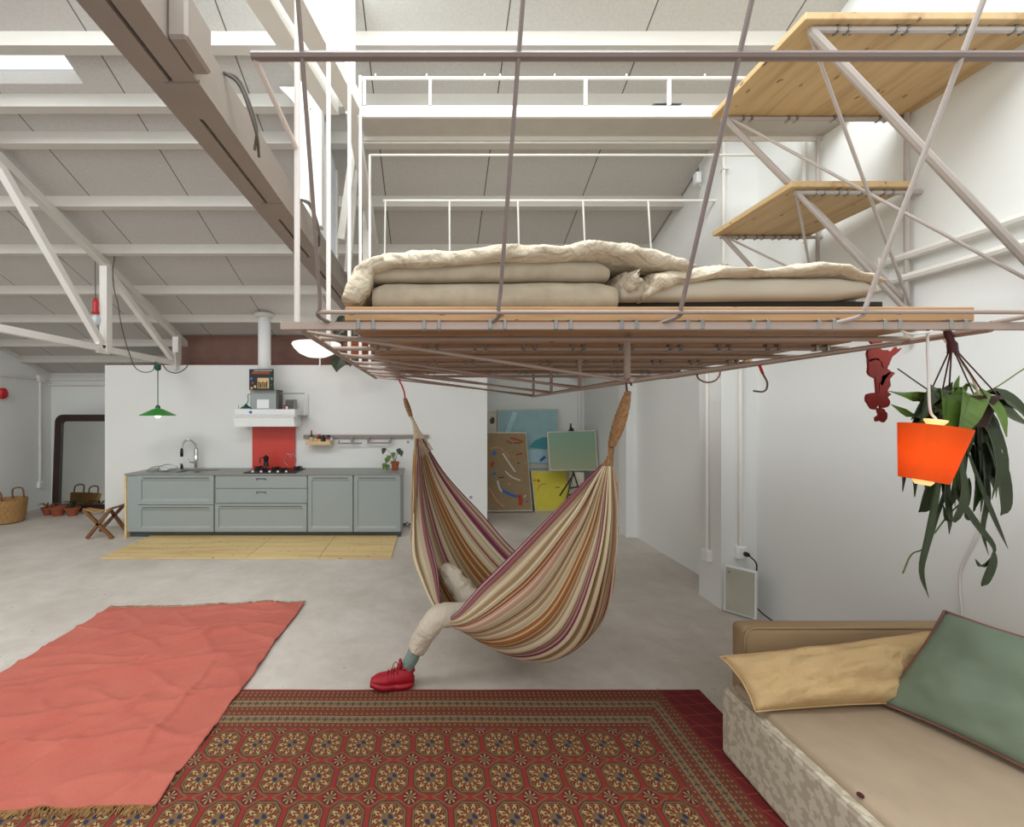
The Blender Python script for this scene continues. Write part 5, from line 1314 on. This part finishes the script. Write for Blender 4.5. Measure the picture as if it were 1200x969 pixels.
L_ = [([(1120, 492, 0), (1098, 478, -.05), (1070, 485, -.08), (1044, 474, -.1)], .05, 'leaf2'),
 ([(1120, 495, 0), (1095, 470, -.05), (1068, 464, -.1), (1040, 458, -.1)], .045, 'leaf2'),
 ([(1125, 490, 0), (1105, 462, -.04), (1085, 470, -.1), (1068, 492, -.12)], .07, 'leaf'),
 ([(1125, 490, 0), (1108, 458, -.06), (1090, 462, -.14), (1078, 500, -.16)], .08, 'leaf'),
 ([(1122, 480, 0), (1112, 462, -.1), (1110, 490, -.17), (1112, 525, -.17)], .10, 'leaf2'),
 ([(1130, 480, 0), (1138, 462, -.1), (1130, 490, -.18), (1120, 520, -.17)], .11, 'leaf2'),
 ([(1135, 480, 0), (1160, 470, -.06), (1185, 488, -.08), (1208, 500, -.1)], .075, 'leaf'),
 ([(1135, 475, 0), (1160, 462, -.06), (1190, 475, -.05), (1215, 505, -.05)], .07, 'leaf'),
 ([(1135, 485, 0), (1150, 466, -.1), (1170, 484, -.14), (1180, 512, -.14)], .07, 'leaf2'),
 ([(1135, 490, 0), (1158, 505, -.05), (1168, 545, -.05), (1162, 585, -.05)], .05, 'leaf'),
 ([(1150, 500, 0), (1168, 545, 0), (1175, 590, 0), (1172, 604, 0)], .085, 'leaf'),
 ([(1125, 520, 0), (1118, 570, -.05), (1140, 610, -.02), (1163, 640, 0), (1160, 655, 0)], .035, 'leaf'),
 ([(1120, 520, 0), (1128, 575, -.06), (1115, 610, -.04), (1105, 590, 0)], .05, 'leaf'),
 ([(1105, 530, 0), (1096, 575, -.02), (1085, 630, -.02), (1078, 668, -.02), (1088, 700, 0)], .045, 'leaf'),
 ([(1108, 520, 0), (1092, 560, .02), (1082, 590, .02), (1076, 600, .02)], .09, 'leaf'),
 ([(1112, 530, 0), (1108, 575, 0), (1111, 605, 0), (1112, 626, 0)], .04, 'leaf'),
 ([(1118, 530, 0), (1112, 560, .03), (1098, 600, .04), (1085, 655, .04)], .03, 'leaf'),
 ([(1130, 520, 0), (1148, 570, -.03), (1165, 610, -.02), (1181, 643, 0)], .03, 'leaf'),
 ([(1165, 645, 0), (1160, 655, 0), (1150, 662, 0), (1143, 655, 0)], .03, 'leaf'),
 ([(1164, 645, 0), (1160, 660, 0), (1152, 680, 0), (1150, 687, 0)], .06, 'leaf'),
 ([(1140, 470, 0), (1150, 480, .02), (1165, 500, .03), (1163, 525, .03)], .05, 'leaf'),
 ([(1135, 560, 0), (1131, 580, 0), (1132, 600, 0)], .045, 'leaf'),
 ([(1130, 600, 0), (1132, 606, -.0), (1137, 608, -.0)], .03, 'leaf'),
 ([(1125, 470, 0), (1122, 455, -.02), (1124, 440, -.03)], .035, 'leaf2'), ([(1128, 470, 0), (1135, 452, -.02), (1145, 458, -.03)], .035, 'leaf2'),
 ([(1130, 470, 0), (1118, 455, -.0), (1112, 460, -.03)], .03, 'leaf2'),
 ([(1136, 500, 0), (1150, 540, .04), (1155, 580, .04), (1150, 620, .04), (1158, 650, .03)], .04, 'leaf'),
 ([(1125, 520, .05), (1120, 560, .05), (1110, 600, .05)], .07, 'leaf'), ([(1135, 515, .05), (1145, 560, .05), (1140, 600, .05)], .07, 'leaf'),
 ([(1140, 505, .05), (1155, 540, .06), (1165, 575, .05)], .08, 'leaf'), ([(1115, 500, .08), (1100, 540, .08), (1095, 580, .08)], .08, 'leaf')]
for k in range(26):
    a0 = random.uniform(-1.5, 1.5); x0_ = 1125 + 22 * a0; tx_ = x0_ + a0 * random.uniform(8, 26); ty_ = random.uniform(520, 600)
    L_.append(([(1122 + 8 * a0, 492, .03), (x0_, random.uniform(462, 480), .0), ((x0_ + tx_) / 2 + a0 * 8, (480 + ty_) / 2, random.uniform(-.05, .1)), (tx_, ty_, random.uniform(-.02, .12))], random.uniform(.035, .07), 'leaf2' if k % 5 == 0 else 'leaf'))
for a, w_, m in L_: strap(a, w_, m)
for pxs in ([(1130, 470, 0), (1165, 455, 0), (1200, 432, 0), (1230, 415, 0)], [(1110, 470, 0), (1085, 455, 0), (1052, 432, 0)], [(1096, 605, 0), (1085, 640, 0), (1068, 650, 0), (1058, 672, 0)], [(1125, 590, 0), (1110, 605, 0), (1095, 625, 0)]):
    obj('tendril', TB(cr([at(a, b, 1.90) for a, b, _ in pxs], 6), .003, seg=5), 'stem', t)
tag(obj('climbing_cord', TB(cr([at(1104, 395, 1.8), at(1120, 415, 1.8), at(1138, 440, 1.81), at(1147, 462, 1.82)], 5), .004, seg=6), 'rope_light'), 'thin pale cord running from the rail to the hanging plant', 'cord')
tag(obj('wall_cable', TB(cr([(2.925, 2.35, .64), (2.93, 2.36, .9), (2.925, 2.28, 1.15), (2.93, 2.25, 1.4)], 8), .005, seg=6), 'cablew'), 'thin white cable running down the right wall behind the plant', 'cable')

# red dangling ornament: jagged interlocked silhouettes, real thickness
random.seed(5)
t = thing('dangling_ornament', 'dangling chain of jagged dark red cut-out figures', 'ornament', at(1035, 495, 2.06))
obj('top_plate', prism(bmesh.new(), [at(a, b, 2.06) for a, b in ((1018, 394), (1038, 394), (1035, 400), (1031, 404), (1026, 405), (1021, 401))], (0, .012, 0)), 'ornament', t)
outl = [((1020, 405), (1028, 405), (1034, 410), (1040, 410), (1046, 412), (1051, 406), (1053, 409), (1057, 408), (1050, 415), (1045, 420), (1042, 428), (1036, 430), (1034, 424), (1026, 421), (1019, 424), (1017, 414)),
        ((1034, 424), (1043, 422), (1040, 432), (1045, 436), (1041, 440), (1037, 446), (1034, 452), (1029, 448), (1030, 436)),
        ((1018, 422), (1030, 420), (1033, 432), (1030, 443), (1022, 441), (1018, 436)),
        ((1034, 440), (1042, 436), (1049, 437), (1043, 444), (1044, 452), (1040, 458), (1045, 462), (1038, 470), (1030, 464), (1031, 450)),
        ((1017, 462), (1028, 460), (1033, 466), (1041, 466), (1043, 474), (1036, 478), (1030, 474), (1026, 480), (1020, 476), (1016, 470)),
        ((1029, 478), (1036, 479), (1040, 484), (1040, 490), (1036, 495), (1031, 492), (1028, 494), (1027, 489), (1031, 486))]
for k, poly in enumerate(outl):
    c_ = Vector((sum(p[0] for p in poly) / len(poly), sum(p[1] for p in poly) / len(poly)))
    pts = []
    for (a, b), (c2, d2) in zip(poly, poly[1:] + poly[:1]):
        pts.append((a, b)); mx_, my_ = (a + c2) / 2, (b + d2) / 2; r_ = random.uniform(-.14, .1); pts.append((mx_ + (c_.x - mx_) * r_, my_ + (c_.y - my_) * r_))
    obj('figure', prism(bmesh.new(), [at(a, b, 2.06 + .006 * (k % 2)) for a, b in pts], (0, .012, 0)), 'ornament', t)
obj('link', TB([at(1031, 470, 2.065), at(1032, 484, 2.065)], .006), 'ornament', t)
obj('link', TB([at(1026, 440, 2.065), at(1028, 464, 2.065)], .007), 'ornament', t)

t = thing('wooden_ring', 'small round wooden disc hung on the platform side rail', 'ring', at(876, 425, 2.8))
c_ = at(876, 424.5, 2.78)
obj('disc', LT([(.010, -.006), (.030, -.006), (.030, .006), (.010, .006), (.010, -.006)], c_, 24, axis=(0, 1, 0), cap=False), 'pine', t)
t = thing('hook', 'loose hook with a red grip hanging from the platform side rail', 'hook', at(893, 458, 2.7))
obj('grip', TB([at(888, 423, 2.7), at(894, 438, 2.7)], .008), 'redplastic', t)
obj('wire', TB(cr([at(894, 438, 2.7), at(899, 448, 2.7), at(898, 456, 2.7), at(893, 459, 2.7), at(883, 458, 2.7)], 5), .0055), 'wire', t)
tag(obj('cable_loop', TB(cr([at(816, 437, 3.2), at(819, 444, 3.2), at(828, 448, 3.2), at(838, 446, 3.2), at(843, 440, 3.2), at(844, 433, 3.2)], 6), .006), 'pink_trim'), 'thin pinkish cable loop hanging below the platform side rail', 'cable')

for o_ in COL.objects:
    if o_.parent is None and 'category' in o_:
        g_ = {'kitchen_cabinet': 'grey kitchen base cabinets', 'condiment_bottle': 'bottles and jars on the spice shelf', 'painting': 'paintings leaning in the back corner',
              'clay_pot': 'clay pots by the floor mirror', 'wall_landing': 'pine landings on the right wall', 'spice_jar': 'tiny jars on the hood'}.get(o_.name.split('.')[0])
        if g_: o_['group'] = g_
# ------------------------------------------------------------------ lights
W = bpy.data.worlds.new('sky'); C.world = W; W.use_nodes = True
W.node_tree.nodes['Background'].inputs[0].default_value = (.93, .97, 1, 1); W.node_tree.nodes['Background'].inputs[1].default_value = .6
def area(name, loc, target, sx_, sy_, e, col=(1, 1, 1)):
    l = bpy.data.lights.new(name, 'AREA'); l.shape = 'RECTANGLE'; l.size = sx_; l.size_y = sy_; l.energy = e; l.color = col
    o = bpy.data.objects.new(name, l); o.location = loc; COL.objects.link(o)
    o.rotation_euler = (Vector(target) - Vector(loc)).to_track_quat('-Z', 'Y').to_euler(); return o
area('skylight_daylight', (-.3, 1.2, 5.6), (0, 2.6, 0), 4.5, 2.2, 260, (.96, .99, 1))
area('left_skylight_daylight', (-5.2, 1.0, 5.5), (-4.2, 5, 0), 3, 2, 190, (.97, .99, 1))
area('added_ceiling_fill', (.3, -1.1, 4.1), (.6, 4, 4.7), 5.5, 1.2, 50, (.96, 1, .99))  # added unseen source behind the camera, brightens the ceiling above the crossbeam
area('added_rear_fill', (-2.0, -1.4, 2.6), (-1.5, 6, 1.2), 8, 3, 26, (1, .98, .95))  # wide frontal fill added out of view behind the camera

# ------------------------------------------------------------------ camera
cam = bpy.data.cameras.new('camera'); co = bpy.data.objects.new('camera', cam); COL.objects.link(co)
co.location = (0, 0, H); co.rotation_euler = (pi / 2, 0, 0)
cam.sensor_fit = 'HORIZONTAL'; cam.sensor_width = 36; cam.lens = 36 * F / 1200; cam.shift_x = (600 - CX) / 1200; cam.shift_y = 0
cam.clip_start = .02
C.camera = co
vs = C.view_settings; vs.view_transform = 'Standard'; vs.look = 'None'; vs.gamma = 1; vs.use_curve_mapping = False; vs.exposure = 0.0
C.cycles.max_bounces = 8; C.cycles.diffuse_bounces = 5
